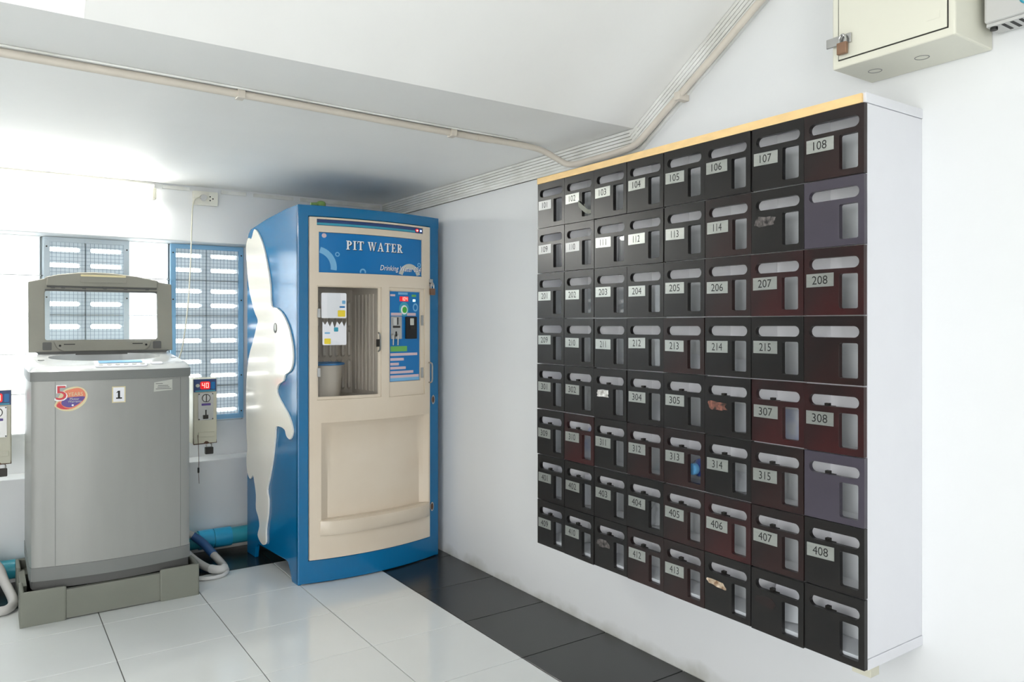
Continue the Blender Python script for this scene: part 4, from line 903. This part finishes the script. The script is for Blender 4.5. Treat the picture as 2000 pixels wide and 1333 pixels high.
MB().tube(smoothpath([(-2.2, 2.325, ZC - 0.004), (0.03, 2.362, ZC - 0.004), (0.65, 2.378, ZC - 0.004), (1.2, 2.408, ZC - 0.004), (1.7, 2.425, ZC - 0.004)], 4), 0.0035, 8).build('thin_cable', M_corn, cn, smooth=True)
MB().cyl((1.535, 2.4545, ZK), (1.60, 2.455, ZK), 0.0135, 14).build('coupling', M_cond, cn, smooth=True)
MB().box(1.9355, 1.985, 1.80, 1.825, ZK + 0.055, ZK + 0.083).build('clip', M_cond, cn, bevel=0.002)

# ------------------------------------------------------------------ boxes high on the right wall
eb = thing('electrical_box', 'cream metal distribution box with padlock above the mailboxes', 'electrical box', (XW, 1.0, 1.858))
EX, EY0, EY1, EZ = 1.802, 0.843, 1.147, 1.858
MB().box(EX, XW - 0.0005, EY0, EY1, EZ, 2.32).build('case', M_ebox, eb, bevel=0.004)
MB().box(EX - 0.004, EX - 0.0003, EY0 + 0.017, EY1 - 0.020, EZ + 0.021, 2.30).build('door', M_ebox, eb, bevel=0.0015)
MB().box(EX - 0.0012, EX + 0.001, EY0 + 0.0145, EY1 - 0.0175, EZ + 0.0185, 2.3025).build('door_gap', M_dsteel, eb)
MB().box(EX - 0.0046, EX - 0.0041, 0.875, 0.905, 1.905, 1.922).build('nameplate', M_ebox, eb)
hp = MB().box(EX - 0.010, EX - 0.0045, 1.09, 1.158, 1.914, 1.938).build('hasp', M_steel, eb, bevel=0.001)
pk = MB().box(EX - 0.022, EX - 0.0105, 1.096, 1.122, 1.886, 1.916).build('padlock', M_brass, eb, bevel=0.002)
MB().tube(smoothpath([(EX - 0.016, 1.101, 1.916), (EX - 0.016, 1.101, 1.928), (EX - 0.016, 1.109, 1.936), (EX - 0.016, 1.117, 1.928), (EX - 0.016, 1.117, 1.916)], 5), 0.0028, 8).build('shackle', M_steel, pk, smooth=True)
for y_ in (1.085, 0.965): MB().tube([(1.895 + 0.016 * math.cos(2 * PI * k / 20), y_ + 0.016 * math.sin(2 * PI * k / 20), EZ) for k in range(20)], 0.0011, 6, closed=True).build('knockout', M_washD, eb)
db = thing('wall_device', 'pale grey slotted device on the wall beside the electrical box', 'wall device', (XW, 0.68, 1.89))
GX = 1.905
MB().box(GX, XW - 0.0005, 0.56, 0.829, 1.898, 2.12).build('case', M_grey, db, bevel=0.006)
MB().box(GX + 0.008, XW - 0.01, 0.57, 0.826, 1.8905, 1.8975).build('vent_strip', M_grey, db)
for k in range(12): MB().box(GX + 0.014, XW - 0.02, 0.79 - 0.018 * k, 0.797 - 0.018 * k, 1.8895, 1.8903).build('vent_slot', M_black, db)
MB().cyl((GX + 0.02, 0.815, 1.884), (GX + 0.02, 0.815, 1.898), 0.008, 12).build('cable_gland', M_black, db, smooth=True)
MB().tube([(GX - 0.001, 0.738 + 0.014 * math.cos(2 * PI * k / 24), 1.932 + 0.014 * math.sin(2 * PI * k / 24)) for k in range(24)], 0.0026, 6, closed=True).build('ring_logo', M_teal, db, smooth=True)
